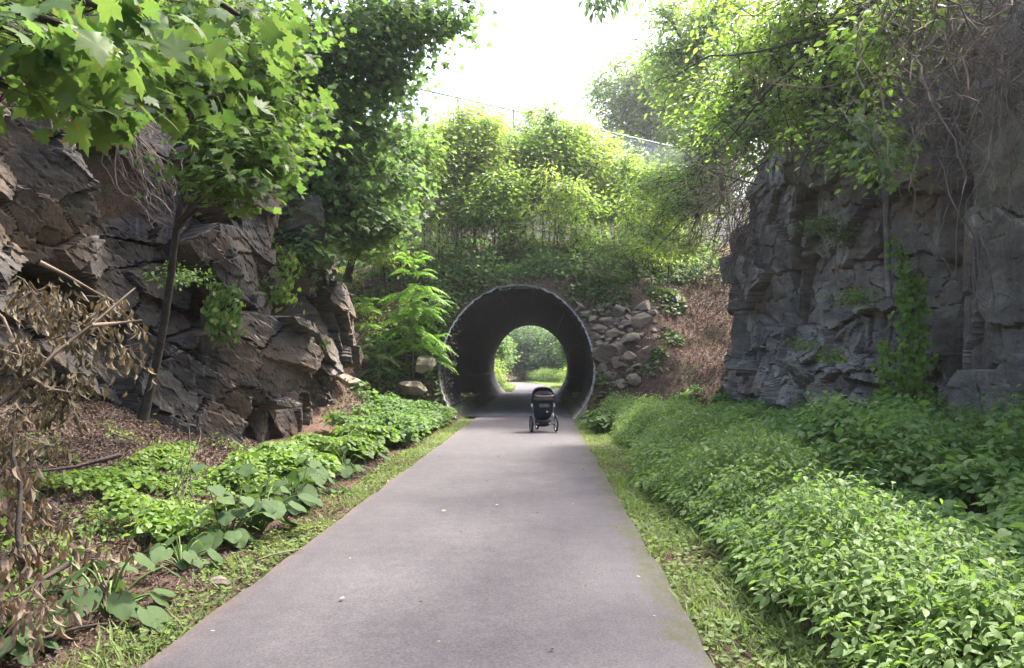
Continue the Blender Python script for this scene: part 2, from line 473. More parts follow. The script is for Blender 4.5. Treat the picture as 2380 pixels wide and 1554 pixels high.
def disp_left(u, z, x, y):
    d = block_disp(u, z, -.55, [(2.3, 1.25), (.95, .55), (.36, .2)], [(.48, .60, .48), (.12, .18, .22), (.012, .025, .03)], 101)
    # a leaning lower wall: foot further out than the top
    return d + .05 - .05 * (z - 1.0)
def disp_right(u, z, x, y):
    small = block_disp(u, z, .04, [(1.5, 5.0), (1.5, 1.05), (.6, .45)], [(.44, .22, .45), (.26, .22, .34), (.025, .05, .09)], 211, .2)
    big = block_disp(u, z, .10, [(1.9, 4.6), (1.4, 1.5), (.5, .4)], [(.30, .2, .36), (.07, .07, .14), (.010, .015, .02)], 307, .2)
    w = smooth((13.0 - y) / .5)
    rub = block_disp(u, z, .6, [(.8, .55), (.35, .22)], [(.2, .34, .2), (.02, .05, .04)], 401)
    lw = smooth((2.6 - z) / 1.0) * (1 - w)
    return (small * (1 - lw * .6) + rub * lw) * (1 - w) + big * w + lw * .25 * (2.6 - z) * .5
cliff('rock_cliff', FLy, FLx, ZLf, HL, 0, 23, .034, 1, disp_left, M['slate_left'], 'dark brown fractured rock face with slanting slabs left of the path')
cliff('rock_cliff', FRy, FRx, ZRf, HR, 3, 24.5, .036, -1, disp_right, M['slate'], 'tall grey blocky rock face right of the path with a smooth slab')
# ------------------------------------------------------------------ generic shapes
def tube(g, pts, r, n=6, cap=False):
    P = np.asarray(pts, float); m = len(P)
    r = np.broadcast_to(np.asarray(r, float), (m,))
    T = np.gradient(P, axis=0); T /= np.linalg.norm(T, axis=1)[:, None] + 1e-9
    ref = np.array([0, 0, 1.0]) if abs(T[:, 2]).mean() < .85 else np.array([1.0, 0, 0])
    A = np.cross(T, ref); A /= np.linalg.norm(A, axis=1)[:, None] + 1e-9
    B = np.cross(T, A)
    th = np.arange(n) * 2 * np.pi / n
    V = P[:, None] + r[:, None, None] * (np.cos(th)[None, :, None] * A[:, None] + np.sin(th)[None, :, None] * B[:, None])
    I = np.arange(m * n).reshape(m, n); J = np.roll(I, -1, 1)
    base = g.n
    g.add(V, np.stack([I[:-1], J[:-1], J[1:], I[1:]], -1).reshape(-1, 4))
    if cap:
        g.f.append(I[0][::-1][None] + base); g.f.append(I[-1][None] + base)
def sticks(g, A, B, ra, rb, n=3):
    A = np.asarray(A, float); B = np.asarray(B, float); k = len(A)
    if k == 0: return
    T = B - A; T /= np.linalg.norm(T, axis=1)[:, None] + 1e-9
    ref = np.where(np.abs(T[:, 2:3]) < .85, [[0, 0, 1.0]], [[1.0, 0, 0]])
    X = np.cross(T, ref); X /= np.linalg.norm(X, axis=1)[:, None] + 1e-9
    Y = np.cross(T, X); th = np.arange(n) * 2 * np.pi / n
    c, s = np.cos(th), np.sin(th)
    ring = c[None, :, None] * X[:, None] + s[None, :, None] * Y[:, None]
    ra = np.broadcast_to(np.asarray(ra, float), (k,))[:, None, None]; rb = np.broadcast_to(np.asarray(rb, float), (k,))[:, None, None]
    V = np.concatenate([A[:, None] + ra * ring, B[:, None] + rb * ring], 1)
    I = np.arange(n); J = (I + 1) % n
    f = np.stack([I, J, J + n, I + n], -1)
    g.add(V, (f[None] + (np.arange(k) * 2 * n)[:, None, None]).reshape(-1, 4))
def box(g, lo, hi, rot=0.0, c=None):
    lo = np.array(lo, float); hi = np.array(hi, float)
    v = np.array([[x, y, z] for x in (lo[0], hi[0]) for y in (lo[1], hi[1]) for z in (lo[2], hi[2])])
    if rot:
        c = np.array(c if c is not None else (lo + hi) / 2); q = v - c
        v = np.stack([q[:, 0] * math.cos(rot) - q[:, 1] * math.sin(rot), q[:, 0] * math.sin(rot) + q[:, 1] * math.cos(rot), q[:, 2]], -1) + c
    g.add(v, [[0, 1, 3, 2], [4, 6, 7, 5], [0, 4, 5, 1], [2, 3, 7, 6], [0, 2, 6, 4], [1, 5, 7, 3]])
def bez(p0, p1, p2, n=10):
    t = np.linspace(0, 1, n)[:, None]
    return (1 - t) ** 2 * np.array(p0) + 2 * t * (1 - t) * np.array(p1) + t * t * np.array(p2)
def wob(pts, amp, rng):
    P = np.array(pts, float); n = len(P)
    w = np.cumsum(rng.normal(0, 1, (n, 3)), 0); w -= np.linspace(0, 1, n)[:, None] * w[-1]
    w = w / (np.sqrt(n) + 1e-6)
    return P + amp * w * np.linspace(0.2, 1, n)[:, None]

# ------------------------------------------------------------------ the corrugated steel tunnel
def steel_mat(name, lo, hi, rough):
    m, nt, out = new_mat(name); b = NB(nt); v = b.coord()
    n1 = b.noise(v, 1.4, 6, .65); n2 = b.noise(b.coord((6, 6, .5)), 1.5, 5, .7)
    col = b.ramp(n1, [(.3, lo), (.7, hi)])
    col = b.mix(b.ramp(n2, [(.5, (0, 0, 0)), (.75, (.6, .6, .6))]), col, tuple(x * .5 for x in lo))
    sx = b.n('ShaderNodeSeparateXYZ'); b.l(v, sx.inputs[0])
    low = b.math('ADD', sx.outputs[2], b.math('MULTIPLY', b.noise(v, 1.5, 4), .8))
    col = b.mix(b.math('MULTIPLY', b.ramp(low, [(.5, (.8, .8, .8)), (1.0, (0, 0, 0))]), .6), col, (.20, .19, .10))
    # daylight near both mouths painted into the colour; coating gone along wall foot
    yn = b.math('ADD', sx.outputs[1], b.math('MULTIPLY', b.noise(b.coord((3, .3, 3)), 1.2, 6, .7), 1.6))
    mouth_light = b.math('ADD', b.ramp(b.math('MULTIPLY', yn, .02), [(.012, (1, 1, 1)), (.034, (0, 0, 0))]), b.ramp(b.math('MULTIPLY', yn, .02), [(.525, (0, 0, 0)), (.565, (1, 1, 1))]), True)
    col = b.mix(b.math('MULTIPLY', mouth_light, .85), col, (.30, .295, .25))
    nt.links.new(b.bsdf(col, rough, b.bump(n1, .2, .01), .4, .0), out.inputs[0]); return m
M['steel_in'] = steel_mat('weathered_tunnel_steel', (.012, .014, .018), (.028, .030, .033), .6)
M['zinc'] = simple_mat('galvanised_steel', (.15, .155, .16), .55, .4, .1, .5, 3, .2)
M['tar'] = simple_mat('dark_seam', (.02, .02, .022), .8, .2)
M['floorpav'] = simple_mat('tunnel_paving', (.13, .125, .13), .85, .3, 0, .25, 1.5, .3)
def sect(th):
    """section of the tunnel: th=0 bottom, pi top; returns x, z, outward normal"""
    x = -np.sin(th) * 2.45
    s = -np.cos(th)
    z = 1.6 + np.where(s > 0, s * 2.82, s * 2.3)
    nxv = -np.sin(th); nzv = s
    return x, z, nxv, nzv
def yfront(z): return 22.45 + np.clip(z + .1, 0, 9) / 1.62
def yback(z): return 50.3 - np.clip(z, 0, 9) / 2.6
tun = empty('steel_tunnel', (XC, 23, 0), 'corrugated steel pipe tunnel carrying the path under the embankment', 'tunnel')
th = np.linspace(0, 2 * np.pi, 145)[:-1]
sxv, szv, snx, snz = sect(th)
def liner(g, ya_fn, yb_fn, ny, off, amp, flip=False):
    a, b_ = ya_fn(szv), yb_fn(szv)
    t = np.linspace(0, 1, ny)
    Yg = a[None] + (b_ - a)[None] * t[:, None]
    rr = off + amp * np.sin(2 * np.pi * Yg / .1524)
    A = np.stack([XC + sxv[None] + snx[None] * rr, Yg, szv[None] + snz[None] * rr], -1)
    n, m = Yg.shape; I = np.arange(n * m).reshape(n, m); J = np.roll(I, -1, 1)
    f = np.stack([I[:-1], J[:-1], J[1:], I[1:]], -1).reshape(-1, 4)
    g.add(A, f[:, ::-1] if flip else f)
    return A[0]
mid = lambda z: 0 * z + 28.0
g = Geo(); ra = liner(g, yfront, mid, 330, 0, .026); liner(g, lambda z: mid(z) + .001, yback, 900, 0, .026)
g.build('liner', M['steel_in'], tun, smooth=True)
g = Geo(); rb = liner(g, yfront, lambda z: 0 * z + 26.8, 270, .035, .026, True)
for (A, B) in ((ra, rb),):
    n = len(A); I = np.arange(n); J = (I + 1) % n
    g.add(np.concatenate([A, B]), np.stack([I, I + n, J + n, J], -1))
g.build('outer_shell', M['zinc'], tun, smooth=False)
# cut edge of the pipe, bare bright metal
g = Geo()
a = yfront(szv)
zz = 2 * np.pi * a / .1524
# radial wave of the cut edge, as wide as the corrugation
ring_in = np.stack([XC + sxv + snx * (.026 * np.sin(zz) - .012), a - .012, szv + snz * (.026 * np.sin(zz) - .012)], -1)
th2 = np.linspace(0, 2 * np.pi, 1200)[:-1]; x2, z2, n2x, n2z = sect(th2); a2 = yfront(z2); w2 = .020 * np.sin(2 * np.pi * a2 / .125)
R = [np.stack([XC + x2 + n2x * (w2 + o), a2 + dy, z2 + n2z * (w2 + o)], -1) for o, dy in ((.0, .05), (.0, -.012), (.026, -.012), (.026, .05))]
A = np.stack(R, 0); I = np.arange(A.shape[0] * A.shape[1]).reshape(A.shape[:2]); J = np.roll(I, -1, 1)
f = np.concatenate([np.stack([I[k], I[k + 1], J[k + 1], J[k]], -1) for k in range(3)])
g.add(A, f); g.build('rim', M['zinc'], tun)
# dark lengthwise seams along the inside of the pipe
for k, deg in enumerate((58, 82, 112, 138, 163, 191, 222, 250, 280, 303)):
    t0 = Rd(deg); g = Geo(); tt = np.array([t0 - .010, t0 + .010]); x_, z_, a_, c_ = sect(tt)
    ya = float(yfront(z_.mean())) + .25; yb = float(yback(z_.mean())) - .05
    rr = -.030
    q = np.array([[XC + x_[i] + a_[i] * rr, yy, z_[i] + c_[i] * rr] for yy in (ya, yb) for i in (0, 1)])
    q2 = np.array([[XC + x_[i] + a_[i] * .02, yy, z_[i] + c_[i] * .02] for yy in (ya, yb) for i in (0, 1)])
    g.add(np.concatenate([q, q2]), [[0, 1, 3, 2], [0, 2, 6, 4], [1, 5, 7, 3], [0, 4, 5, 1], [2, 3, 7, 6]])
    g.build('seam', M['tar'], tun)
g = Geo()
ys = np.arange(24.25, 49.4, .25); hw = 1.74 + .02 * fbm(ys, ys * 0, 3, 4)
A = np.stack([np.stack([XC - hw, ys, 0 * ys + .0], -1), np.stack([XC - .9 + 0 * ys, ys, 0 * ys + .034], -1), np.stack([XC + 1.1 + 0 * ys, ys, 0 * ys + .034], -1), np.stack([XC + hw, ys, 0 * ys + .0], -1)], 1)
I = np.arange(A.shape[0] * 4).reshape(-1, 4)
g.add(A, np.stack([I[:-1, :-1], I[:-1, 1:], I[1:, 1:], I[1:, :-1]], -1).reshape(-1, 4))
g.build('floor', M['floorpav'], tun)

# ------------------------------------------------------------------ concrete wall and fence along the road above
def concrete_mat():
    m, nt, out = new_mat('concrete'); b = NB(nt); v = b.coord()
    n1 = b.noise(v, .6, 6, .6); n2 = b.noise(b.coord((4, 4, .4)), 1, 5, .7); n3 = b.noise(v, 20, 4, .6)
    col = b.ramp(n1, [(.3, (.24, .225, .20)), (.7, (.38, .355, .315))])
    col = b.mix(b.ramp(n2, [(.5, (0, 0, 0)), (.72, (.7, .7, .7))]), col, (.12, .11, .10))
    nt.links.new(b.bsdf(col, .85, b.bump(n3, .4, .01), .3), out.inputs[0]); return m
M['concrete'] = concrete_mat()
wd = np.array([1, .716]) / math.hypot(1, .716); wnrm = np.array([wd[1], -wd[0]])
def wp(s, off, z):  # point on the wall line: s metres from the pixel-fitted left end
    return np.array([-4.07 + wd[0] * s + wnrm[0] * off, 33.0 + wd[1] * s + wnrm[1] * off, z])
wall = empty('retaining_wall', wp(0, 0, 6), 'grey concrete panel retaining wall behind the saplings above the tunnel', 'wall')
for s0 in np.arange(-16, 22, 3.8):
    g = Geo()
    for k, z0 in enumerate(np.arange(5.2, 11.2, 1.52)):
        z1 = min(z0 + 1.49, 11.3); jt = .012 * ((k * 7 + int(s0 * 3)) % 3)
        q = [wp(s0 + a, o, z) for a in (.02, 3.78) for o in (-.15, .15 + jt) for z in (z0 + .015, z1)]
        g.add(np.array(q), [[0, 1, 3, 2], [4, 6, 7, 5], [0, 4, 5, 1], [2, 3, 7, 6], [0, 2, 6, 4], [1, 5, 7, 3]])
    g.build('panel', M['concrete'], wall)
g = Geo(); q = [wp(a, o, z) for a in (-16, 22) for o in (-.3, .11) for z in (4.8, 11.28)]
g.add(np.array(q), [[0, 1, 3, 2], [4, 6, 7, 5], [0, 4, 5, 1], [2, 3, 7, 6], [0, 2, 6, 4], [1, 5, 7, 3]]); g.build('wall_core', M['tar'], wall)
g = Geo(); q = [wp(a, o, z) for a in (-16.1, 22.1) for o in (-.2, .24) for z in (11.3, 11.55)]
g.add(np.array(q), [[0, 1, 3, 2], [4, 6, 7, 5], [0, 4, 5, 1], [2, 3, 7, 6], [0, 2, 6, 4], [1, 5, 7, 3]]); g.build('coping', M['concrete'], wall)
FT, FB = 13.95, 11.6
M['fence'] = simple_mat('weathered_fence_wire', (.20, .21, .22), .6, .4, 0, .15)
fence = empty('chain_link_fence', wp(0, 0, FB), 'galvanised chain link fence on top of the concrete wall', 'fence')
for s in np.arange(-15, 22, 3.05):
    g = Geo(); tube(g, [wp(s, 0, FB - .05), wp(s, 0, FT + .05)], .045, 8, True); g.build('post', M['fence'], fence)
for z in (FT, FB + .08):
    g = Geo(); tube(g, [wp(-15, 0, z), wp(22, 0, z)], .042, 6); g.build('rail', M['fence'], fence)
g = Geo(); h = FT - FB - .1
s = np.arange(-15 - h, 22, .13)
for dr in (1, -1):
    a = s if dr > 0 else s + h; e = s + h if dr > 0 else s
    za = np.full_like(s, FB + .08); ze = np.full_like(s, FT)
    A = np.stack([wp(0, 0, 0)[0] + wd[0] * a, 33 + wd[1] * a, za], -1); B = np.stack([-4.07 + wd[0] * e, 33 + wd[1] * e, ze], -1)
    sticks(g, A, B, .012, .012, 3)
g.build('wire_mesh', M['fence'], fence)
# power line crossing high above
g = Geo(); tube(g, bez(at(1300, -60, 40), at(1500, 30, 46), at(1700, 60, 52), 12), .02, 4)
tag(g.build('overhead_wire', M['tar']), 'thin dark wire crossing the pale sky above the trees', 'wire')

# ------------------------------------------------------------------ stroller
M['fabric'] = simple_mat('black_fabric', (.018, .018, .024), .85, .25, 0, .3, 14, .4)
M['hood'] = simple_mat('faded_black_hood', (.024, .021, .027), .8, .3, 0, .2, 9, .5)
M['mesh_win'] = simple_mat('grey_mesh_window', (.13, .12, .12), .8, .3, 0, .35, 12)
M['rubber'] = simple_mat('tyre_rubber', (.022, .022, .024), .75, .3)
M['alu'] = simple_mat('grey_frame_metal', (.22, .22, .24), .4, .5, .5, .1)
M['brownfoam'] = simple_mat('brown_handle_foam', (.11, .07, .06), .6, .4, 0, .15)
M['white'] = simple_mat('white_plastic', (.75, .76, .78), .5, .5, 0, .05)
def build_stroller():
    r = empty('stroller', (.0, 18.1, .04), 'black three wheeled jogging stroller seen from behind on the path', 'stroller')
    def w(p): return np.array(p, float) + np.array([0, 18.1, .04])
    def loft(rings, n=28, e=2.6):
        out = []
        for (cx, cy, cz, rx, ry, tilt) in rings:
            t = np.linspace(0, 2 * np.pi, n, endpoint=False); c, s = np.cos(t), np.sin(t)
            x = np.sign(c) * np.abs(c) ** (2 / e) * rx; y = np.sign(s) * np.abs(s) ** (2 / e) * ry
            out.append(np.stack([(cx + x) * 1.12, cy + y, cz + tilt * y], -1))
        return out
    def addloft(g, rings, n=28, e=2.6, cap=True):
        L = loft(rings, n, e); A = np.stack(L); m = len(L)
        A = A + np.array([0, 18.1, .04]); I = np.arange(m * n).reshape(m, n); J = np.roll(I, -1, 1); base = g.n
        g.add(A, np.stack([I[:-1], J[:-1], J[1:], I[1:]], -1).reshape(-1, 4))
        if cap: g.f.append(I[0][::-1][None] + base); g.f.append(I[-1][None] + base)
    # seat shell (back towards the camera), narrower towards the foot
    g = Geo(); addloft(g, [(-.01, .10, .30, .13, .13, 0), (-.01, .09, .34, .17, .17, 0), (0, .06, .45, .195, .17, 0), (0, .03, .58, .215, .14, 0), (0, .0, .70, .23, .11, 0), (.0, -.02, .80, .235, .10, 0), (0, -.02, .86, .23, .09, 0)])
    seat = g.build('seat', M['fabric'], r, True)
    g = Geo(); addloft(g, [(.01, -.128, .60, .095, .012, 0), (.015, -.135, .63, .115, .012, 0), (.01, -.136, .67, .11, .012, 0), (0, -.13, .69, .07, .012, 0)], 20); g.build('mesh_window', M['mesh_win'], seat, True)
    g = Geo(); box(g, w((.065, -.128, .475)), w((.105, -.118, .51))); g.build('label_patch', M['white'], seat)
    g = Geo(); addloft(g, [(0, -.13, .72, .21, .022, 0), (0, -.135, .76, .22, .03, 0), (0, -.13, .82, .225, .028, 0)], 24); g.build('back_pocket', M['fabric'], seat, True)
    # legs / calf rest dipping forward
    g = Geo(); addloft(g, [(0, .30, .30, .13, .10, 0), (0, .26, .38, .16, .14, 0), (0, .22, .46, .17, .16, 0)]); g.build('leg_rest', M['fabric'], r, True)
    # hood: ribbed dome made of fan shaped gores about a side to side axis
    g = Geo(); na, nb = 33, 25; A = np.zeros((na, nb, 3))
    for i in range(na):
        al = Rd(-22 + 150 * i / (na - 1))      # 0 = straight up, + to the front
        for j in range(nb):
            be = math.pi * (j / (nb - 1)) - math.pi / 2
            rib = 1 - .022 * math.sin(math.pi * ((i / 8) % 1)) ** 1
            x = math.sin(be) * .235; rad = (abs(math.cos(be)) ** .55) * .335 * rib
            x = np.sign(x) * .262 * abs(math.sin(be)) ** .8
            A[i, j] = w((x, .07 + rad * math.sin(al) * .95, .79 + rad * math.cos(al) * .94))
    I = np.arange(na * nb).reshape(na, nb); f = np.stack([I[:-1, :-1], I[:-1, 1:], I[1:, 1:], I[1:, :-1]], -1).reshape(-1, 4)
    A2 = A.copy(); c0 = w((0, .07, .79)); A2 = c0 + (A2 - c0) * .965
    g.add(A, f); g.add(A2, f[:, ::-1]); hood = g.build('hood', M['hood'], r, True)
    g = Geo(); t = np.linspace(0, math.pi, 15)
    tube(g, np.stack([.0 + .11 * np.cos(t) + .02, 18.1 - .075 - .0 * t + .03 * (1 - np.sin(t)), .04 + .955 - .045 * np.sin(t)], -1), .009, 6, True); g.build('hood_flap', M['hood'], hood, True)
    g = Geo(); addloft(g, [(0, -.035, .76, .235, .02, 0), (0, -.075, .84, .232, .02, 0), (0, -.07, .93, .19, .02, 0), (0, -.02, 1.0, .11, .02, 0)], 24); g.build('rear_curtain', M['hood'], hood, True)
    # handle bar
    g = Geo(); hp = [(-.235, -.03, .80), (-.245, -.13, .875), (-.225, -.20, .905), (-.18, -.225, .872), (0, -.235, .862), (.18, -.225, .872), (.225, -.20, .88), (.25, -.13, .86), (.235, -.03, .80)]
    tube(g, [w(p) for p in hp], .012, 8, True); hb = g.build('handle_bar', M['fabric'], r, True)
    g = Geo(); tube(g, [w(p) for p in [(-.215, -.207, .878), (-.17, -.226, .870), (0, -.236, .861), (.17, -.226, .870), (.225, -.2, .88), (.248, -.15, .866)]], .0185, 10, True); g.build('grip', M['brownfoam'], hb, True)
    # frame
    for sx in (-1, 1):
        g = Geo(); tube(g, [w((sx * .24, -.02, .82)), w((sx * .245, .03, .62)), w((sx * .235, .02, .46))], .014, 8, True)
        tube(g, [w((sx * .235, .02, .46)), w((sx * .245, -.06, .36)), w((sx * .265, -.11, .20))], .013, 8, True)
        tube(g, [w((sx * .235, .02, .50)), w((sx * .19, .35, .34)), w((sx * .05, .66, .20))], .015, 8, True)
        g.build('frame_tube', M['alu'], r, True)
        g = Geo(); box(g, w((sx * .272 - .018, -.01, .60)), w((sx * .272 + .018, .06, .68))); g.build('hinge_cover', M['white'], r)
    g = Geo(); tube(g, [w((-.29, -.12, .205)), w((.29, -.12, .205))], .017, 8, True); g.build('rear_axle', M['alu'], r, True)
    g = Geo(); addloft(g, [(-.01, .05, .125, .06, .12, 0), (-.01, .04, .15, .13, .17, 0), (0, .04, .20, .17, .20, 0), (0, .03, .26, .175, .19, 0), (0, .03, .29, .17, .18, 0)]); g.build('basket', M['fabric'], r, True)
    def wheel(cx, cy, R_, wd_, yaw):
        t = np.linspace(0, 2 * np.pi, 41)[:-1]
        ww = np.array([cx, 18.1 + cy, .04 + R_]); cyw, syw = math.cos(yaw), math.sin(yaw)
        def P(rr, o, tt): return np.stack([ww[0] + o * cyw - rr * np.cos(tt) * syw, ww[1] + o * syw + rr * np.cos(tt) * cyw, ww[2] + rr * np.sin(tt)], -1)
        g = Geo(); prof = [(R_ - .045, 0), (R_ - .035, wd_), (R_ - .012, wd_), (R_, 0), (R_ - .012, -wd_), (R_ - .035, -wd_)]
        A = np.stack([P(a, b, t) for a, b in prof]); I = np.arange(A.shape[0] * 40).reshape(-1, 40); J = np.roll(I, -1, 1); K = np.roll(I, -1, 0); L = np.roll(J, -1, 0)
        wr = empty('wheel', (ww[0], ww[1] - 18.1, ww[2] - .04)); wr.parent = r
        g.add(A, np.stack([I, J, L, K], -1).reshape(-1, 4)); g.build('tyre', M['rubber'], wr, True)
        g = Geo(); prof = [(R_ - .05, .009), (R_ - .038, .009), (R_ - .038, -.009), (R_ - .05, -.009)]
        A = np.stack([P(a, b, t) for a, b in prof]); I = np.arange(160).reshape(-1, 40); J = np.roll(I, -1, 1); K = np.roll(I, -1, 0); L = np.roll(J, -1, 0)
        g.add(A, np.stack([I, J, L, K], -1).reshape(-1, 4))
        for k in range(8):
            tt = np.array([k * math.pi / 4]); tube(g, [P(.01, 0, tt)[0], P(R_ - .045, 0, tt)[0]], .006, 5)
        tube(g, [P(0, .03, t[:1])[0], P(0, -.03, t[:1])[0]], .022, 10, True)
        g.build('rim', M['alu'], wr)
    wheel(-.30, -.12, .205, .022, Rd(4)); wheel(.30, -.12, .205, .022, Rd(4)); wheel(-.07, .70, .155, .022, Rd(10))
    g = Geo(); tube(g, [w((-.10, .62, .26)), w((-.10, .70, .155))], .012, 6, True); tube(g, [w((-.04, .62, .26)), w((-.04, .70, .155))], .012, 6, True); tube(g, [w((-.10, .62, .26)), w((-.04, .62, .26))], .018, 6, True); g.build('fork', M['alu'], r, True)
    r.rotation_euler = (0, 0, Rd(7))
build_stroller()

# ------------------------------------------------------------------ boulders
def rock_mesh(seed, flat=.8):
    rng = np.random.default_rng(seed)
    bm_ = bpy.data.meshes.new('boulder')
    import bmesh
    b = bmesh.new(); bmesh.ops.create_icosphere(b, subdivisions=4, radius=1)
    V = np.array([v.co[:] for v in b.verts])
    for k in range(10):
        n = rng.normal(0, 1, 3); n /= np.linalg.norm(n); d = rng.uniform(.42, .74)
        s = V @ n; V -= np.where(s > d, s - d, 0)[:, None] * n
    r = 1 + .05 * fbm(V[:, 0] * 3 + 5, V[:, 1] * 3 + V[:, 2] * 2, 4, seed)
    V *= r[:, None]; V *= np.array([1, rng.uniform(.7, .95), flat * rng.uniform(.75, 1)])
    for v, c in zip(b.verts, V): v.co = c
    b.to_mesh(bm_); b.free(); return bm_
ROCKS = [rock_mesh(s) for s in range(20, 27)]
def rock(pos, size, mat, label, group, k, rot, name='boulder', cat='boulder'):
    me = ROCKS[k % 7]
    key = me.name + mat.name
    if key not in RC:
        m2 = me.copy(); m2.materials.append(mat); m2.name = name; RC[key] = m2
    o = bpy.data.objects.new(name, RC[key]); SC.collection.objects.link(o)
    o.location = pos; o.rotation_euler = rot; o.scale = (size, size, size)
    return tag(o, label, cat, group)
RC = {}
rng = np.random.default_rng(5)
placed = []
tries = 0
while len(placed) < 125 and tries < 14000:
    tries += 1
    px = rng.uniform(1325, 1520); py = rng.uniform(712, 900)
    if px < 1335 + (py - 700) * .28: continue
    if px > 1480 and py > 830: continue
    # walk the sight line down to the slope
    d = ray(px, py); hit = None
    for Y in np.arange(20, 33, .15):
        p = at(px, py, Y)
        if p[2] < float(H(p[0], p[1], False)): hit = p; break
    if hit is None: continue
    s = rng.choice([.16, .24, .33, .44], p=[.28, .32, .26, .14])
    if abs(hit[0] - XC) < float(pipe_rz(np.array(min(hit[2], 4.3)))) + .12 + s * .6: continue
    if any(np.linalg.norm(hit - q) < (s + t) * .56 for q, t in placed): continue
    placed.append((hit, s))
for i, (p, s) in enumerate(placed):
    sz = 'large' if s > .4 else ('medium' if s > .2 else 'small')
    vt = 'top' if p[2] > 3.3 else ('middle' if p[2] > 2.0 else 'bottom')
    edge = abs(p[0] - XC) - float(pipe_rz(np.array(min(p[2], 4.3))))
    hz = 'next to the tunnel rim' if edge < .9 else ('centre of the pile' if edge < 2.0 else 'outer edge by leaf litter')
    rock((p[0], p[1] - s * .1, p[2] + s * .12), s * rng.uniform(1.1, 1.35), M['boulder'], '%s angular boulder in %s layer of the riprap, %s' % (sz, vt, hz), 'riprap boulders right of the tunnel', i, tuple(rng.uniform(-.6, .6, 2)) + (rng.uniform(0, 6.3),))
for i, (px, py, Y, s, lb) in enumerate([
    (820, 790, 0, .36, 'pale sunlit boulder, highest on the slope left of the tunnel'),
    (848, 835, 0, .34, 'pale cracked boulder directly under the highest one left of the tunnel'),
    (780, 845, 0, .34, 'tan boulder beside brown litter on the left slope'),
    (805, 895, 0, .42, 'large mossy boulder half hidden by shade plants left of the tunnel'),
    (988, 850, 22.9, .50, 'orange stained boulder touching the left rim of the tunnel'),
    (960, 900, 22.4, .45, 'grey boulder low beside the left rim of the tunnel'),
    (735, 715, 17.4, .55, 'reddish square block at the top of the left rock nose'),
    (1255, 655, 25.9, .26, 'small grey stone lying above the crown of the tunnel'),
    (1345, 700, 25.2, .30, 'dark upright stone beside the upper right of the tunnel rim'),
    (1300, 640, 27.6, .34, 'mossy rock half buried in scrub above the right half of the tunnel'), (1405, 655, 27.0, .42, 'flat brown rock in the scrub above the riprap'), (1160, 648, 27.0, .26, 'small rock poking from the bank above the left half of the tunnel'), (1490, 660, 27.4, .5, 'broad mossy rock ledge at the upper right of the bank'), (1575, 700, 25.6, .34, 'lone brown stone on the litter slope right of the riprap')]):
    if Y == 0:
        for Y in np.arange(17.5, 26, .1):
            p = at(px, py, Y)
            if p[2] < float(H(p[0], p[1])): break
    p = at(px, py, Y)
    rock((p[0], p[1], p[2]), s, M['pale_boulder'] if i in (0, 1, 2, 4) else (M['slate_left'] if i == 6 else M['boulder']), lb, None, i * 3 + 1, (.35 * math.sin(i * 2.0), .2, i * 1.3))
p = at(325, 235, 12.5); rock(tuple(p), 1.25, M['slate_left'], 'upper rock outcrop half hidden by maple leaves above the left rock face', None, 4, (.4, .5, .3), 'rock_outcrop', 'rock')
p = at(512, 1362, 5.3)
o = rock((p[0], 5.3, .05), .07, M['pale_boulder'], 'small white stone in the grass at the left path edge', None, 2, (0, .1, .4), 'stone', 'stone')
# ------------------------------------------------------------------ leaf templates: (verts, tris), x across, y along, z up
def tmpl_fan(outline, fold=.12):
    o = np.array(outline, float); c = np.array([[0, .45]])
    P = np.concatenate([c, o]); z = fold * np.abs(P[:, 0]) - .12 * P[:, 1] ** 2
    n = len(o); t = [[0, i + 1, (i + 1) % n + 1] for i in range(n)]
    return np.column_stack([P, z]), np.array(t)
def sym(right):
    r = np.array(right, float); l = r[::-1] * [-1, 1]
    return np.concatenate([r, l[1:-1]]) if r[0][0] == 0 and r[-1][0] == 0 else np.concatenate([r, l])
T_MAPLE = tmpl_fan(sym([(0, .04), (.14, .0), (.36, -.10), (.30, .10), (.46, .16), (.40, .26), (.64, .40), (.44, .46), (.50, .62), (.36, .58), (.20, .56), (.24, .74), (.13, .76), (0, 1.0)]), .05)
T_MAPLE_L = tmpl_fan(sym([(0, .05), (.34, -.06), (.30, .15), (.58, .38), (.40, .52), (.18, .56), (.16, .76), (0, 1.0)]), .10)
def tmpl_blade(w, n=4, tip=1.0, fold=.25, droop=.25):
    t = np.linspace(0, 1, n + 1); ws = w * np.sin(np.pi * t ** .8) ** .8; ws[0] = w * .12; ws[-1] = 0
    L = np.column_stack([-ws, t, fold * ws - droop * t ** 2 * .5]); C = np.column_stack([0 * t, t, -droop * t ** 2 * .5]); Rr = np.column_stack([ws, t, fold * ws - droop * t ** 2 * .5])
    V = np.concatenate([L, C, Rr]); m = n + 1; f = []
    for i in range(n):
        f += [[i, m + i, m + i + 1], [i, m + i + 1, i + 1], [m + i, 2 * m + i, 2 * m + i + 1], [m + i, 2 * m + i + 1, m + i + 1]]
    return V, np.array(f)
T_OVAL = tmpl_blade(.27, 4)
T_OVAL_L = tmpl_blade(.26, 2)
T_PT = tmpl_blade(.215, 4, fold=.18, droop=.35)
T_LANCE = tmpl_blade(.15, 2, droop=.3)
T_CURL = tmpl_blade(.22, 3, fold=.9, droop=1.1)
T_HEART = tmpl_fan(sym([(0, .06), (.20, -.08), (.42, .05), (.50, .28), (.42, .55), (.24, .80), (0, 1.0)]), .22)
_a = np.linspace(-math.pi / 2 + .25, 1.5 * math.pi - .25, 26)
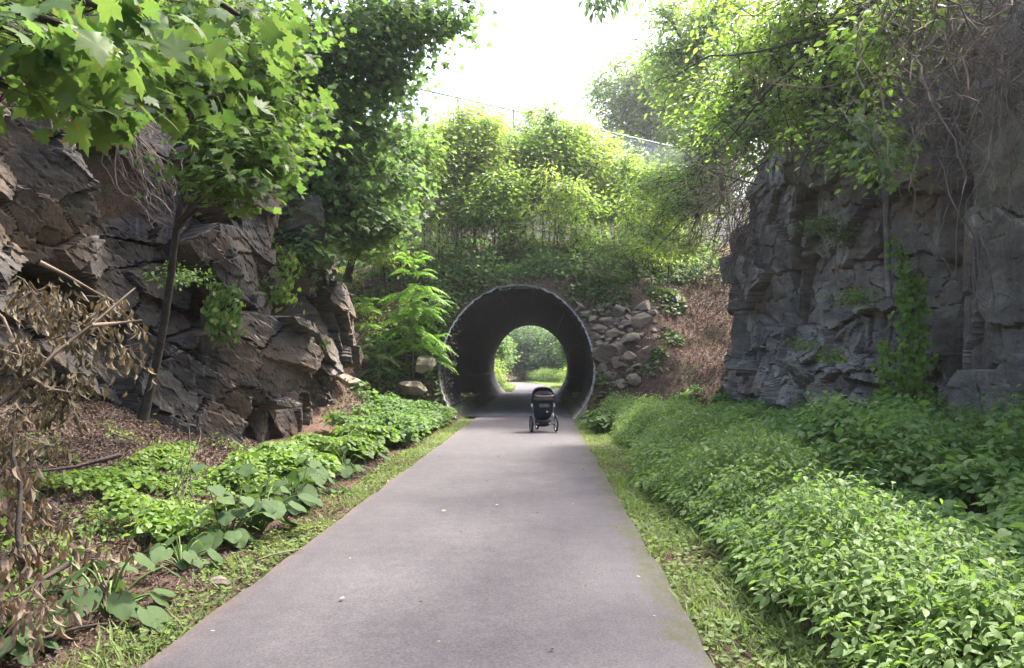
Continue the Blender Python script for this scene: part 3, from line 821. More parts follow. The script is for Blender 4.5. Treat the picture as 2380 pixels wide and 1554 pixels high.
_o = np.stack([np.cos(_a) * (.44 + .012 * np.sin(_a * 9)), .42 + np.sin(_a) * (.50 + .01 * np.sin(_a * 7 + 1))], -1); _o[:, 0] *= np.where(_o[:, 1] > .5, 1 - .55 * np.clip(_o[:, 1] - .5, 0, 1), 1)
_o = np.concatenate([[[0, .08]], _o]); T_BURD, _f = tmpl_fan(_o, .16); T_BURD = T_BURD.copy(); T_BURD[2:, 2] += .02 * np.sin(np.arange(len(T_BURD) - 2) * .9); T_BURD = (T_BURD, _f)
T_ROUND = tmpl_fan(sym([(0, .02), (.28, -.02), (.46, .25), (.44, .55), (.26, .82), (0, .95)]), .15)
def norm(a): return a / (np.linalg.norm(a, axis=-1, keepdims=True) + 1e-9)
def put_leaves(g, P, D, N, S, tm, curl=None):
    T, f = tm; P = np.asarray(P, float); k = len(P)
    if k == 0: return
    D = norm(D); X = norm(np.cross(D, N)); Z = np.cross(X, D)
    S = np.broadcast_to(np.asarray(S, float), (k,))
    zt = np.broadcast_to(T[None, :, 2], (k, len(T)))
    if curl is not None: zt = zt - curl[:, None] * (T[None, :, 0] ** 2 * 1.2 + T[None, :, 1] ** 2 * .5)
    V = P[:, None] + S[:, None, None] * (T[None, :, 0, None] * X[:, None] + T[None, :, 1, None] * D[:, None] + zt[..., None] * Z[:, None])
    F_ = f[None] + (np.arange(k) * len(T))[:, None, None]
    g.add(V, F_.reshape(-1, 3))
UP = np.array([0, 0, 1.0])
def rnd_leaf(rng, k, out, up=1.0, droop=.35, tilt=.55):
    D = norm(out + rng.normal(0, .55, (k, 3))) * [1, 1, .5] + [0, 0, -droop]
    N = norm(np.tile(UP * up, (k, 1)) + rng.normal(0, tilt, (k, 3)))
    return norm(D), N

def crown(gl, gt, lobes, rng, n, per, spread, size, tm, trunk=None, droop=.3, tilt=.6, shell=.5, twig=.35, tw_r=.006, flat=.45, limb_r=.03, limbs=True, hang=0, ends=True):
    """lobes: [(centre, (rx,ry,rz), weight)] ; clumps of leaves in each, twigs to each clump, limbs from the trunk"""
    W = np.array([l[2] for l in lobes], float); W /= W.sum()
    which = rng.choice(len(lobes), n, p=W)
    C0 = np.array([l[0] for l in lobes])[which]; Rr = np.array([l[1] for l in lobes], float)[which]
    u = norm(rng.normal(0, 1, (n, 3))); r = rng.uniform(0, 1, n) ** shell
    C = C0 + u * Rr * r[:, None]
    k = n * per; ci = np.repeat(np.arange(n), per)
    sp = spread * rng.uniform(.6, 1.3, n)
    off = rng.normal(0, 1, (k, 3)) * [1, 1, flat] * sp[ci][:, None]
    if hang: off[:, 2] -= hang * np.abs(rng.normal(0, 1, k)) * sp[ci]
    P = C[ci] + off
    out = norm(off * [1, 1, .3]) * .8 + (u * r[:, None])[ci] * .6
    D, N = rnd_leaf(rng, k, out, 1, droop, tilt)
    S = size * rng.uniform(.6, 1.25, k)
    put_leaves(gl, P, D, N, S, tm, rng.uniform(-.2, .6, k))
    if gt is None: return C
    # short leaf bearing shoots inside each clump
    m = max(1, per // 4); j = rng.choice(k, min(k, n * m), replace=False)
    sticks(gt, C[ci[j]], P[j], tw_r * .7, tw_r * .3)
    # twigs from the clump back towards the limb
    for i, (c, rr, w) in enumerate(lobes):
        idx = np.where(which == i)[0]; c = np.array(c, float)
        if limbs and trunk is not None:
            tp = np.array(trunk, float)
            score = np.linalg.norm(tp - c, axis=1) + np.where(tp[:, 2] > c[2] + .1 * rr[2], 3.0, 0)
            a = tp[np.argmin(score)]
            L = np.linalg.norm(c - a)
            pts = wob(bez(a, (a + c) / 2 + [0, 0, .15 * L], c, 10), .08 * L, rng)
            tube(gt, pts, np.linspace(limb_r, limb_r * .35, 10), 5)
        else: pts = np.array([c] * 4)
        q = pts[len(pts) // 3:]
        near = q[rng.integers(0, len(q), len(idx))]
        mid_ = (near + C[idx]) / 2 + rng.normal(0, .08, (len(idx), 3)) * np.linalg.norm(near - C[idx], axis=1)[:, None] + [0, 0, .02]
        sel = rng.uniform(0, 1, len(idx)) < twig
        sticks(gt, near[sel], mid_[sel], tw_r * 1.6, tw_r * 1.2); sticks(gt, mid_[sel], C[idx][sel], tw_r * 1.2, tw_r * .6)
    return C

def tree(name, label, cat, trunk, rad, lobes, leaf, seed, n, per, spread, size, tm, bark='bark', group=None, crown_limbs=True, **kw):
    rng = np.random.default_rng(seed); trunk = np.array(trunk, float)
    t = np.linspace(0, 1, len(trunk)); tt = np.linspace(0, 1, 22)
    P = np.stack([np.interp(tt, t, trunk[:, i]) for i in range(3)], -1)
    kk = np.array([.25, .5, .25])
    for _ in range(3): P[1:-1] = P[:-2] * .25 + P[1:-1] * .5 + P[2:] * .25
    P = P + wob(P * 0, rad[0] * .6, rng)
    o = empty(name, tuple(trunk[0]), label, cat, group)
    gt = Geo(); rr = np.linspace(rad[0], rad[1], 22); rr[0] *= 1.35; rr[1] *= 1.12
    tube(gt, P, rr, 9)
    gl = Geo(); crown(gl, gt, lobes, rng, n, per, spread, size, tm, trunk=P[8:], limb_r=max(rad[1], .012) * 1.1, limbs=crown_limbs, **kw)
    gt.build('trunk', M[bark], o, True); gl.build('crown', M[leaf], o, True)
    return o
def ground_at(px, py, y0, y1, st=.1):
    for Y in np.arange(y0, y1, st):
        p = at(px, py, Y)
        if p[2] < float(H(p[0], p[1], False)): return p
    return at(px, py, y1)
def onH(x, y, dz=0): return np.array([x, y, float(H(x, y)) + dz])

# --- slender maple in front of the left rock
tk = [at(332, 948, 9.3), at(362, 860, 9.3), at(385, 740, 9.2), at(402, 600, 9.1), at(428, 440, 9.0), at(446, 340, 8.9), at(470, 200, 8.6), at(500, 40, 8.4), at(520, -160, 8.4)]
tk[0] = tk[0] - [0, 0, .15]
tree('maple_tree', 'slender maple with a bare leaning trunk in front of the left rock', 'tree', tk, (.056, .028),
     [(at(470, 250, 8.0), (.9, .8, .45), 2), (at(380, 60, 7.2), (1.0, 1.0, .7), 3), (at(560, 130, 7.6), (.75, .8, .8), 3.2), (at(560, 330, 7.4), (.42, .5, .30), 1.6), (at(520, 410, 7.2), (.42, .4, .22), 1.2),
      (at(600, 380, 7.6), (.22, .3, .28), .7), (at(350, 190, 7.4), (.7, .6, .35), 1.2), (at(640, 220, 8.2), (.5, .6, .7), 1.3), (at(160, 40, 7), (1.2, .8, .6), 2), (at(500, -150, 8), (2.0, 2.0, .8), 2), (at(610, 300, 8.4), (.5, .5, .5), 1.4), (at(540, 470, 7.6), (.26, .3, .14), .5), (at(690, 330, 10), (.6, .7, .6), 1.1), (at(600, 60, 9), (.8, .8, .8), 1.6)],
     'maple', 1, 430, 13, .23, .10, T_MAPLE, droop=.3, tilt=.5, twig=.9, tw_r=.005, shell=.6, flat=.18, bark='bark_d')
# --- nearer maple whose branches reach in from the left, its trunk beside the camera's left
tk = [onH(-4.9, 1.2, -.1), (-4.8, 1.3, 1.2), (-4.6, 1.5, 2.6), (-4.3, 1.8, 3.8), (-4.0, 2.2, 5.0)]
tree('maple_tree', 'near maple reaching in from the left edge with large spotted leaves', 'tree', tk, (.10, .05),
     [(at(60, 90, 2.6), (.30, .25, .10), 1.6), (at(150, 60, 3.0), (.35, .3, .16), 1.6), (at(20, 200, 2.8), (.12, .2, .12), .5), (at(330, 70, 3.9), (.45, .4, .22), 2), (at(470, 160, 4.4), (.35, .4, .16), 1.4), (at(190, 215, 3.4), (.14, .2, .14), .6), (at(400, 260, 4.6), (.3, .3, .15), .8), (at(560, 40, 5), (.4, .4, .25), 1.4), (at(180, -160, 3.2), (1.0, 1.0, .4), 2)],
     'maple', 2, 90, 7, .16, .125, T_MAPLE, droop=.55, tilt=.6, twig=1, tw_r=.0035, shell=.8, flat=.35)
# --- the big dark maple on top of the left rock
tk = [(-8.2, 16.5, 4.6), (-7.6, 16.3, 7), (-6.8, 16, 9.5), (-5.8, 15.6, 12), (-5, 15, 14)]
tree('maple_tree', 'big dark maple on the left cliff overhanging toward the sky gap', 'tree', tk, (.26, .10),
     [(at(770, 120, 14.5), (1.5, 1.8, 1.5), 4), (at(925, 60, 14.5), (.9, 1.2, 1.0), 2.2), (at(900, 170, 15), (.85, 1.1, .75), 1.6), (at(985, 40, 14.5), (.7, .8, .35), .7), (at(1040, 60, 14.2), (.32, .5, .32), .28), (at(870, 300, 15.5), (.8, 1.2, .8), 1.4), (at(720, 320, 15), (1.4, 1.5, 1.2), 3), (at(640, 200, 14), (1.1, 1.2, 1.3), 1.6), (at(800, 455, 15.5), (1.0, 1.2, .7), 2), (at(850, 530, 16), (.9, .8, .4), 2.0), (at(760, 520, 15.5), (1.0, .9, .5), 2.0), (at(700, 580, 14.5), (.6, .6, .3), .8), (at(905, 430, 16.5), (.6, .8, .6), 1.2), (at(1090, 5, 13), (.1, .2, .1), .04), (at(680, 520, 15), (.7, .8, .35), .9), (at(760, -150, 14), (2.4, 2.5, 1.4), 3), (at(620, 400, 14), (.9, 1.0, .9), 1.3), (at(600, 500, 14.5), (.7, .8, .35), .7)],
     'maple_far', 3, 900, 17, .32, .15, T_MAPLE_L, bark='bark_d', droop=.45, tilt=.6, twig=.5, tw_r=.010, shell=.65)
# --- trees behind it
for i, (lb, base, lobes, leaf, n) in enumerate([
    ('broad bright tree behind the dark maple on the left bank', (-9.5, 22, 6.2), [(at(700, 250, 21), (2.6, 2, 2.6), 3), (at(560, 120, 20), (2.6, 2, 2.4), 2), (at(840, 420, 21), (1.5, 1.5, 1.5), 1.5), (at(660, 470, 20), (2.0, 1.5, 1.0), 1.6)], 'canopy', 1000),
    ('tall tree above the left rock filling the upper left corner', (-10.5, 13, 6.8), [(at(300, 60, 13.5), (2.4, 2, 1.6), 3), (at(80, 60, 12.5), (2, 1.5, 1.4), 2), (at(470, 230, 14), (1.4, 1.4, 1.0), 1.4), (at(240, -180, 13), (4, 3, 1.6), 2)], 'canopy', 800),
    ('small leafy tree at the left end of the concrete wall', (-7.0, 26, 5.0), [(at(870, 470, 25), (1.0, 1.5, 1.2), 2), (at(830, 560, 24), (1.4, 1.4, .6), 1.2), (at(950, 340, 26), (1.2, 1.4, .9), 1.6)], 'sapling', 520)]):
    b_ = np.array(base); c = np.array(lobes[0][0])
    tree('broadleaf_tree', lb, 'tree', [b_ - [0, 0, .3], b_ * .75 + c * .25, b_ * .4 + c * .6, c], (.16, .05), lobes, leaf, 40 + i, n, 20, .34, .17, T_OVAL_L, bark='bark_d', twig=.4, tw_r=.010, shell=.7)
# --- sapling thicket on the embankment in front of the concrete wall
sap_spots = [  # pixel x, foot y, depth, top pixel y, crown width, leaf, label
    (935, 600, 27.5, 330, .7, 'sapling', 'leftmost sapling in front of the pale concrete wall'),
    (1020, 590, 29.5, 262, 1.0, 'sapling', 'sapling with top touching the left end of the fence rail'),
    (1060, 600, 28.5, 240, 1.25, 'sapling_y', 'yellow green sapling left of the tunnel crown'),
    (1105, 585, 30.5, 240, 1.2, 'sapling', 'thin forked sapling above the left half of the tunnel'),
    (1150, 610, 28.0, 380, 1.0, 'sapling', 'short bushy sapling right above the tunnel crown'),
    (1170, 590, 31.0, 262, 1.2, 'sapling', 'straight sapling rising over the middle of the tunnel'),
    (1225, 590, 30.0, 300, 1.1, 'sapling', 'dark stemmed sapling above the right half of the tunnel'),
    (1240, 590, 32.0, 238, 1.0, 'sapling_y', 'tall sapling with a spire top against the sky'),
    (1285, 600, 29.5, 235, 1.0, 'sapling', 'tall narrow sapling with two spires against the sky'),
    (1330, 590, 32.0, 285, 1.1, 'sapling_y', 'yellowish sapling under the middle of the fence'),
    (1375, 600, 31.0, 275, 1.3, 'sapling_y', 'yellow leaved sapling touching the fence rail'),
    (1425, 600, 32.5, 315, 1.35, 'sapling', 'sapling in front of the right end of the concrete wall'),
    (1465, 600, 31.0, 355, 1.3, 'sapling', 'low sapling below the visible chain link'),
    (1515, 600, 30.0, 380, 1.4, 'sapling', 'rightmost bushy sapling below the chain link fence')]
for i, (px, fy, Y, ty, cw, leaf, lb) in enumerate(sap_spots):
    b_ = at(px, fy, Y); b_[2] = float(H(b_[0], b_[1]))
    top = at(px + (i * 37 % 23) - 11, ty + 22, Y - .3); h = top[2] - b_[2]
    rng = np.random.default_rng(600 + i)
    lobes = []
    for k, f in enumerate((.50, .67, .82, .95)):
        c = b_ * (1 - f) + top * f; sc = (1.25, 1.4, 1.1, .45)[k] * cw
        lobes.append((c + [rng.uniform(-.4, .4), rng.uniform(-.6, .2), 0], (sc, sc, h * .15), (1, 1.3, 1.1, .5)[k]))
    lobes.append((b_ * .72 + top * .28 + [rng.uniform(-.8, .8), -.3, 0], (.8, .7, h * .08), .35))
    o = tree('sapling', lb, 'sapling', [b_ - [0, 0, .2], b_ * .7 + top * .3 + [.1 * (i % 3 - 1), 0, 0], b_ * .35 + top * .65, top], (.032, .010), lobes, leaf, 620 + i, 380, 16, .33, .155, T_LANCE if i % 2 else T_OVAL_L, bark='bark', group='saplings on the embankment', droop=.2, tilt=.5, twig=.6, tw_r=.006, shell=.7)
for i, (px, fy, Y, ty, cw, lb) in enumerate([(900, 585, 25.5, 400, 1.0, 'low bright sapling left of the pale wall panels'), (985, 600, 26.5, 340, .9, 'airy sapling crossing the left wall panels'),
                                        (1290, 610, 27.2, 400, .9, 'front sapling before the dark stems right of the tunnel crown'), (1350, 612, 27.6, 440, .9, 'light green low sapling over the riprap'), (1470, 640, 27.5, 450, 1.0, 'spreading low sapling above the upper boulders'), (1550, 640, 27.0, 450, 1.1, 'spreading low sapling near the right cliff foot'), (1130, 600, 29, 300, 1.2, 'broad yellow green sapling filling the left half of the thicket'), (1260, 600, 30.5, 300, 1.3, 'broad yellow green sapling filling the right half of the thicket')]):
    b_ = at(px, fy, Y); b_[2] = float(H(b_[0], b_[1])); top = at(px + (i * 29 % 17) - 8, ty, Y - .4); h = top[2] - b_[2]
    lobes = [(b_ * (1 - f) + top * f + np.array([.3 * math.sin(i * 7 + k * 3), -.2, 0]), (cw * q, cw * q, h * .16), q) for k, (f, q) in enumerate(((.35, .7), (.58, 1.0), (.8, 1.0), (.97, .5)))]
    tree('sapling', lb, 'sapling', [b_ - [0, 0, .2], b_ * .5 + top * .5 + [.15 * (i % 3 - 1), 0, 0], top], (.026, .008), lobes, 'sapling_y' if i in (0, 2, 5, 6) else 'sapling', 660 + i, 130 if ty > 320 else 360, 13, .30, .16, T_LANCE if i % 3 else T_OVAL_L, group='saplings on the embankment', droop=.2, tilt=.5, twig=.6, tw_r=.005, shell=.75)
# many thin bare stems of the thicket
rng = np.random.default_rng(77); g = Geo()
for i in range(150):
    px = rng.uniform(930, 1560); Y = rng.uniform(27, 33); b_ = at(px, 600, Y); b_[2] = float(H(b_[0], b_[1])) - .1
    hh = rng.uniform(1.6, 4.2); tp = b_ + [rng.normal(0, .5), rng.normal(0, .4), hh]
    tube(g, wob(bez(b_, (b_ + tp) / 2 + rng.normal(0, .25, 3), tp, 7), .12, rng), np.linspace(.018, .006, 7), 4)
tag(g.build('thicket_stems', M['brush']), 'thin bare stems crowding the embankment above the tunnel', 'stems', kind='stuff')

# --- distant rounded tree beyond the fence
c = at(1475, 225, 58)
tree('distant_tree', 'hazy rounded tree beyond the fence at the right of the sky gap', 'tree', [(c[0], 58, 10), (c[0], 58, 16), c], (.35, .15), [(c, (4.0, 3.5, 3.4), 3), (at(1520, 300, 58), (4.2, 3, 2.6), 2.2), (at(1560, 200, 57), (3, 3, 3), 1.5)], 'sapling', 70, 900, 20, .55, .34, T_OVAL_L, twig=.2, tw_r=.03, shell=.5)
c = at(1610, 400, 52)
tree('distant_tree', 'pale bushy tree seen through the chain link at the right', 'tree', [(c[0], 52, 9), (c[0], 52, 13), c], (.25, .1), [(c, (3.2, 3, 1.8), 3), (at(1540, 410, 52), (2.6, 2.5, 1.2), 1.5), (at(1660, 360, 52), (2.4, 2.5, 2.0), 1.2)], 'sapling', 71, 620, 18, .5, .30, T_OVAL_L, twig=.2, tw_r=.025, shell=.5)
# --- right hand trees: light drooping boxelders on the cliff top
spec = [
    ('drooping light green tree at the far end of the right cliff', (8.5, 25, 6.4), [(at(1665, 330, 24), (1.6, 1.8, 1.7), 3), (at(1535, 430, 25.5), (1.0, 1.5, .55), 1.0), (at(1590, 480, 24.5), (1.1, 1.4, .6), 1.1), (at(1660, 430, 23), (1.4, 1.5, 1.0), 1.5), (at(1520, 545, 25.5), (1.2, 1.3, .35), .7), (at(1600, 570, 24), (1.0, 1.2, .4), .6), (at(1680, 240, 23), (1.7, 1.7, 1.4), 2)], 'sapling', 760, 0),
    ('tall pale green tree on the right cliff edging the sky gap', (9.8, 27, 7.2), [(at(1600, 120, 26), (1.8, 2, 2.0), 3), (at(1680, 20, 26), (2.6, 2.4, 1.8), 2), (at(1610, 230, 27), (1.3, 1.6, 1.0), 1.3), (at(1545, 30, 25), (.6, .8, .5), .35), (at(1760, 150, 25), (2.4, 2, 1.6), 1.5)], 'sapling', 700, 0),
    ('leaning tree spreading thin branches over the right rock face', (9.2, 17, 9.4), [(at(1790, 120, 16), (1.5, 1.5, 1.1), 3), (at(1900, 60, 14), (1.2, 1.4, .8), 2), (at(1720, 250, 17), (1.1, 1.2, .8), 1.6), (at(1960, 180, 13), (.8, .9, .5), 1.1), (at(1850, 240, 14), (.7, .8, .25), .6), (at(1990, 300, 12), (.32, .4, .45), .55), (at(2040, 360, 11), (.13, .2, .28), .18), (at(1940, -100, 13), (3, 2.6, 1.0), 2), (at(2080, 60, 10.5), (.8, .8, .5), .8), (at(1760, 300, 16), (.9, 1, .5), .8)], 'sapling', 720, .5)]
for i, (lb, base, lobes, leaf, n, hg) in enumerate(spec):
    b_ = np.array(base, float); c = np.array(lobes[0][0])
    tree('boxelder_tree', lb, 'tree', [b_ - [0, 0, .4], b_ * .7 + c * .3 + [0, 0, .5], b_ * .35 + c * .65 + [0, 0, .5], c], (.16, .04), lobes, leaf, 80 + i, n, 18, (.44, .36, .30)[i], (.16, .17, .13)[i], (T_LANCE, T_OVAL_L, T_OVAL)[i], bark='bark_d', twig=.7, tw_r=.009, shell=.7, hang=hg, group=None)
# bare limbs of the leaning tree drawn against the leaves
lean = [o for o in bpy.data.objects if o.name.startswith('boxelder_tree') and 'leaning' in o.get('label', '')][0]
rng = np.random.default_rng(15)
for pts, r0 in (([(2120, -60, 12.5), (1960, 60, 12.8), (1800, 190, 13.4), (1690, 330, 14)], .05), ([(1960, 60, 12.8), (1800, 110, 13), (1640, 130, 14), (1520, 190, 15)], .03), ([(2090, 130, 11), (2040, 172, 11), (1880, 205, 11.2), (1740, 185, 11.6), (1650, 110, 12)], .02), ([(2030, 185, 11), (1950, 290, 11.2), (1880, 360, 11.4), (1850, 440, 11.6)], .014), ([(1800, 190, 13.4), (1830, 300, 13.5), (1850, 420, 13.4)], .014), ([(1850, 330, 19), (1700, 430, 20), (1600, 500, 21), (1500, 610, 22)], .03), ([(1760, 430, 19), (1640, 400, 20), (1560, 330, 21)], .025)):
    P = np.array([at(*q) for q in pts]); t = np.linspace(0, 1, len(P)); tt = np.linspace(0, 1, 18)
    q = np.stack([np.interp(tt, t, P[:, i]) for i in range(3)], -1)
    for _ in range(3): q[1:-1] = q[:-2] * .25 + q[1:-1] * .5 + q[2:] * .25
    gt = Geo(); tube(gt, wob(q, .12, rng), np.linspace(r0, r0 * .3, 18), 6)
    i = rng.integers(3, 17, 16); sd = rng.normal(0, .35, (16, 3)); sticks(gt, q[i], q[i] + sd, r0 * .22, r0 * .1); sticks(gt, q[i] + sd, q[i] + sd * 1.7 + rng.normal(0, .12, (16, 3)), r0 * .1, r0 * .05)
    gt.build('limb', M['bark_d'] if r0 != .02 else M['twig'], lean, True)
# --- the high tree whose crown shades the path; only a hanging sprig of it dips into view
tk = [(9.5, 4, 9.5), (9.2, 4.3, 11), (7.5, 5, 12.5), (5, 6, 13.5)]
tree('shade_tree', 'high tree overhead with one dark sprig hanging into the top of the sky gap', 'tree', tk, (.3, .12),
     [(np.array([1.5, 8, 11.2]), (2.8, 3.4, 1.1), 2.2), (np.array([5.5, 9, 12.2]), (3.0, 3.5, 1.4), 3), (np.array([2.5, 2, 11.5]), (3.2, 3.5, 1.3), 3), (np.array([6.5, 2, 12.2]), (3.0, 3.5, 1.5), 3), (np.array([7.5, 14, 14]), (3, 3, 1.5), 2.5), (np.array([1, 13.5, 13.6]), (2.4, 2.4, 1.1), 1.6), (np.array([5, 18.5, 16]), (3, 3, 1.3), 2)],
     'canopy', 90, 620, 18, .38, .15, T_OVAL_L, bark='bark_d', twig=.3, tw_r=.01, shell=.6)
shade = bpy.data.objects['shade_tree']; rng = np.random.default_rng(4)
gl, gt = Geo(), Geo(); tube(gt, wob(bez(at(1500, -260, 24), at(1460, -60, 22.5), at(1400, 30, 22), 12), .08, rng), np.linspace(.07, .02, 12), 5)
crown(gl, gt, [(at(1402, 14, 22), (.48, .4, .34), 3), (at(1445, -30, 22), (.5, .5, .4), 2)], rng, 30, 7, .19, .27, T_PT, droop=1.3, tilt=.7, limbs=False, tw_r=.004)
gt.build('sprig', M['bark_d'], shade, True); gl.build('sprig_leaves', M['maple_far'], shade)
# ------------------------------------------------------------------ jewelweed bed right of the path
def bed(name, label, cat, gen, mats, seed, tm, stem_mat='stem', lsize=(.05, .105), kindp=14):
    """gen(rng) -> x, y, height arrays ; one leafy stem per point"""
    rng = np.random.default_rng(seed)
    x, y, h = gen(rng); n = len(x); z0 = H(x, y)
    lean = rng.normal(0, .12, (n, 2))
    top = np.stack([x + lean[:, 0] * h, y + lean[:, 1] * h, z0 + h], -1); bot = np.stack([x, y, z0], -1)
    gs, gl = Geo(), Geo(); sticks(gs, bot, bot * .06 + top * .94, .0038, .0018)
    m = kindp; k = n * m; ci = np.repeat(np.arange(n), m); lvl = np.tile(np.arange(m), n)
    f = .42 + .58 * (lvl / (m - 1)) ** .8
    base = bot[ci] * (1 - f[:, None]) + top[ci] * f[:, None]
    ang = lvl * 2.4 + rng.uniform(0, 6.28, n)[ci] + rng.normal(0, .3, k)
    reach = (1.12 - f) * .30 * (h[ci] / .7) * rng.uniform(.6, 1.3, k) + .015
    out = np.stack([np.cos(ang), np.sin(ang), 0 * ang], -1)
    P = base + out * reach[:, None] + [0, 0, 1] * (reach * .45)[:, None]
    D = norm(out + [0, 0, -.22] + rng.normal(0, .22, (k, 3))); N = norm(UP + rng.normal(0, .38, (k, 3)))
    S = rng.uniform(*lsize, k) * (1.2 - .5 * f)
    cu = rng.uniform(-.3, .7, k); alt = rng.uniform(0, 1, n)[ci] < .35
    put_leaves(gl, P[~alt], D[~alt], N[~alt], S[~alt], tm, cu[~alt]); put_leaves(gl, P[alt], D[alt], N[alt], S[alt] * 1.1, T_OVAL if tm is not T_OVAL else T_HEART, cu[alt])
    sel = rng.uniform(0, 1, k) < .5; sticks(gs, base[sel], P[sel], .0022, .0014)
    V = gl
    o = V.build(name, M[mats], None, True); tag(o, label, cat, kind='stuff')
    s = gs.build('stems', M[stem_mat], o)
    return o
def edge_right(y): return 1.50 + .12 * np.sin(y * 1.1) + .18 * np.sin(y * .43 + 1) + np.clip(y - 15, 0, 9) * .03
def gen_jewel(row):
    def f(rng):
        n = {0: 6200, 1: 8200}[row]
        y = rng.uniform(1.3, 21.5, n * 3); x = rng.uniform(1.2, 7.4, n * 3)
        u = x - edge_right(y)
        rowx = 1.15 + .25 * np.sin(y * .8)
        m = (u > 0) & (x < np.interp(y, FRy, FRx) - .15)
        m &= (u < rowx + .35 * rng.uniform(0, 1, len(x))) if row == 0 else (u > rowx - .15)
        if row == 1: m &= fbm(x * 1.3, y * 1.3, 3, 66) > -.30
        if row == 1: m &= ~((y > 10.5) & (y < 14.5) & (x > 4.6) & (rng.uniform(0, 1, len(x)) < .55))
        x, y, u = x[m][:n], y[m][:n], u[m][:n]
        cl = fbm(x * .9, y * .9, 3, 60) * .5 + .5
        if row == 0: h = (.34 + .30 * smooth(u / .55)) * (.55 + .9 * cl)
        else: h = (.36 + .34 * smooth((u - 1.4) / 1.6)) * (.30 + 1.25 * cl) + .30 * np.exp(-((x - 3.7) ** 2 + (y - 9.8) ** 2) / .7)
        if row == 1: h = h * np.interp(y, [0, 5, 12, 16, 21], [1.2, 1.15, 1.0, .62, .55]) * np.interp(u, [1, 1.5, 2.4], [.55, .7, 1.05])
        h = h * rng.uniform(.72, 1.28, len(h)) * (.85 + .35 * fbm(x * 2.2, y * 2.2, 2, 91))
        return x, y, np.clip(h, .18, 1.15)
    return f
bed('jewelweed', 'bright green jewelweed row growing along the right edge of the path', 'weeds', gen_jewel(0), 'jewel', 11, T_PT, lsize=(.042, .098), kindp=17)
bed('jewelweed', 'darker deep weed bed between the bright row and the right rock face', 'weeds', gen_jewel(1), 'jewel_d', 12, T_OVAL, lsize=(.06, .135), kindp=15)
def gen_boxR(n, x0, x1, y0, y1, h0, h1, seed=61, clump=1.0):
    def f(rng):
        x = rng.uniform(x0, x1, n * 2); y = rng.uniform(y0, y1, n * 2)
        k = fbm(x * 1.1, y * 1.1, 3, seed) > (-.05 if clump else -9)
        x, y = x[k][:n], y[k][:n]
        c = fbm(x, y, 2, seed + 3) * .5 + .5
        return x, y, h0 + (h1 - h0) * c
    return f
bed('undergrowth', 'pale broad leaved plants beside the lower right rim of the tunnel', 'weeds', gen_boxR(330, 1.25, 3.8, 17.8, 21.6, .25, .55, 70, 0), 'burdock', 13, T_HEART, lsize=(.12, .24), kindp=10)
# left hand side: broad leaved row from the mid distance to the tunnel
def gen_left(n, y0, y1, a, b_, h0, h1, seed):
    def f(rng):
        y = rng.uniform(y0, y1, n * 2); x = -a - (b_ - a) * rng.uniform(0, 1, n * 2) ** 1.2
        k = fbm(x * 1.2, y * .9, 3, seed) > -.12
        x, y = x[k][:n], y[k][:n]
        return x, y, h0 + (h1 - h0) * (fbm(x * 1.3, y * 1.3, 2, seed + 1) * .5 + .5)
    return f
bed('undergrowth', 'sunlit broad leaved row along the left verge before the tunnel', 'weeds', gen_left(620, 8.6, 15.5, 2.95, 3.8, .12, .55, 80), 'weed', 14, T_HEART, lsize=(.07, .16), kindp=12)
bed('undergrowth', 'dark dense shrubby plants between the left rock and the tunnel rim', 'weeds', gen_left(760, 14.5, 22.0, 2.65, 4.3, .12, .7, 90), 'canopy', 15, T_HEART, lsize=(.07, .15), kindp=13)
bed('undergrowth', 'low sunlit weeds on the litter slope at the left', 'weeds', gen_left(800, 4.2, 10, 3.1, 4.9, .04, .28, 95), 'weed', 16, T_OVAL, lsize=(.05, .10), kindp=9)

# ------------------------------------------------------------------ verge grass, low weeds, leaf litter
def verge(name, label, xa, xb, seed, n, nl):
    rng = np.random.default_rng(seed)
    y = 1.6 + 21.5 * rng.uniform(0, 1, n) ** 1.5; x = xa(y) + (xb(y) - xa(y)) * rng.uniform(0, 1, n)
    k = fbm(x * 2.2, y * 1.6, 3, seed) > rng.uniform(-.55, .45, n); x, y = x[k], y[k]
    z = H(x, y); n = len(x); L = rng.uniform(.03, .11, n) * (1 + .8 * (rng.uniform(0, 1, n) < .1))
    a = rng.uniform(0, 6.28, n); t = rng.uniform(.3, 1.1, n); d = np.stack([np.cos(a) * t, np.sin(a) * t, np.ones(n)], -1)
    g = Geo(); put_leaves(g, np.stack([x, y, z - .005], -1), d, np.stack([-np.cos(a), -np.sin(a), .5 + 0 * a], -1) + 0, L, tmpl_blade(.045, 2, droop=.5))
    y = 1.6 + 21.5 * rng.uniform(0, 1, nl) ** 1.5; x = xa(y) + (xb(y) - xa(y)) * rng.uniform(0, 1, nl)
    k = fbm(x * 1.8 + 3, y * 1.4, 3, seed + 5) > rng.uniform(-.4, .4, nl); x, y = x[k], y[k]; n = len(x)
    a = rng.uniform(0, 6.28, n); z = H(x, y) + rng.uniform(.005, .05, n)
    put_leaves(g, np.stack([x, y, z], -1), np.stack([np.cos(a), np.sin(a), rng.uniform(-.1, .5, n)], -1), norm(UP + rng.normal(0, .3, (n, 3))), rng.uniform(.018, .05, n), T_ROUND)
    tag(g.build(name, M['grass']), label, 'grass', kind='stuff')
verge('verge_grass', 'thin grass and clover strip between the left path edge and bare dirt', lambda y: -2.11 + 0 * y, lambda y: -2.45 - .25 * vn(y * .7, y * 0, 3), 31, 20000, 9000)
verge('verge_grass', 'grass and clover strip between the right path edge and the jewelweed', lambda y: .91 + 0 * y, lambda y: edge_right(y) + .12, 32, 38000, 20000)
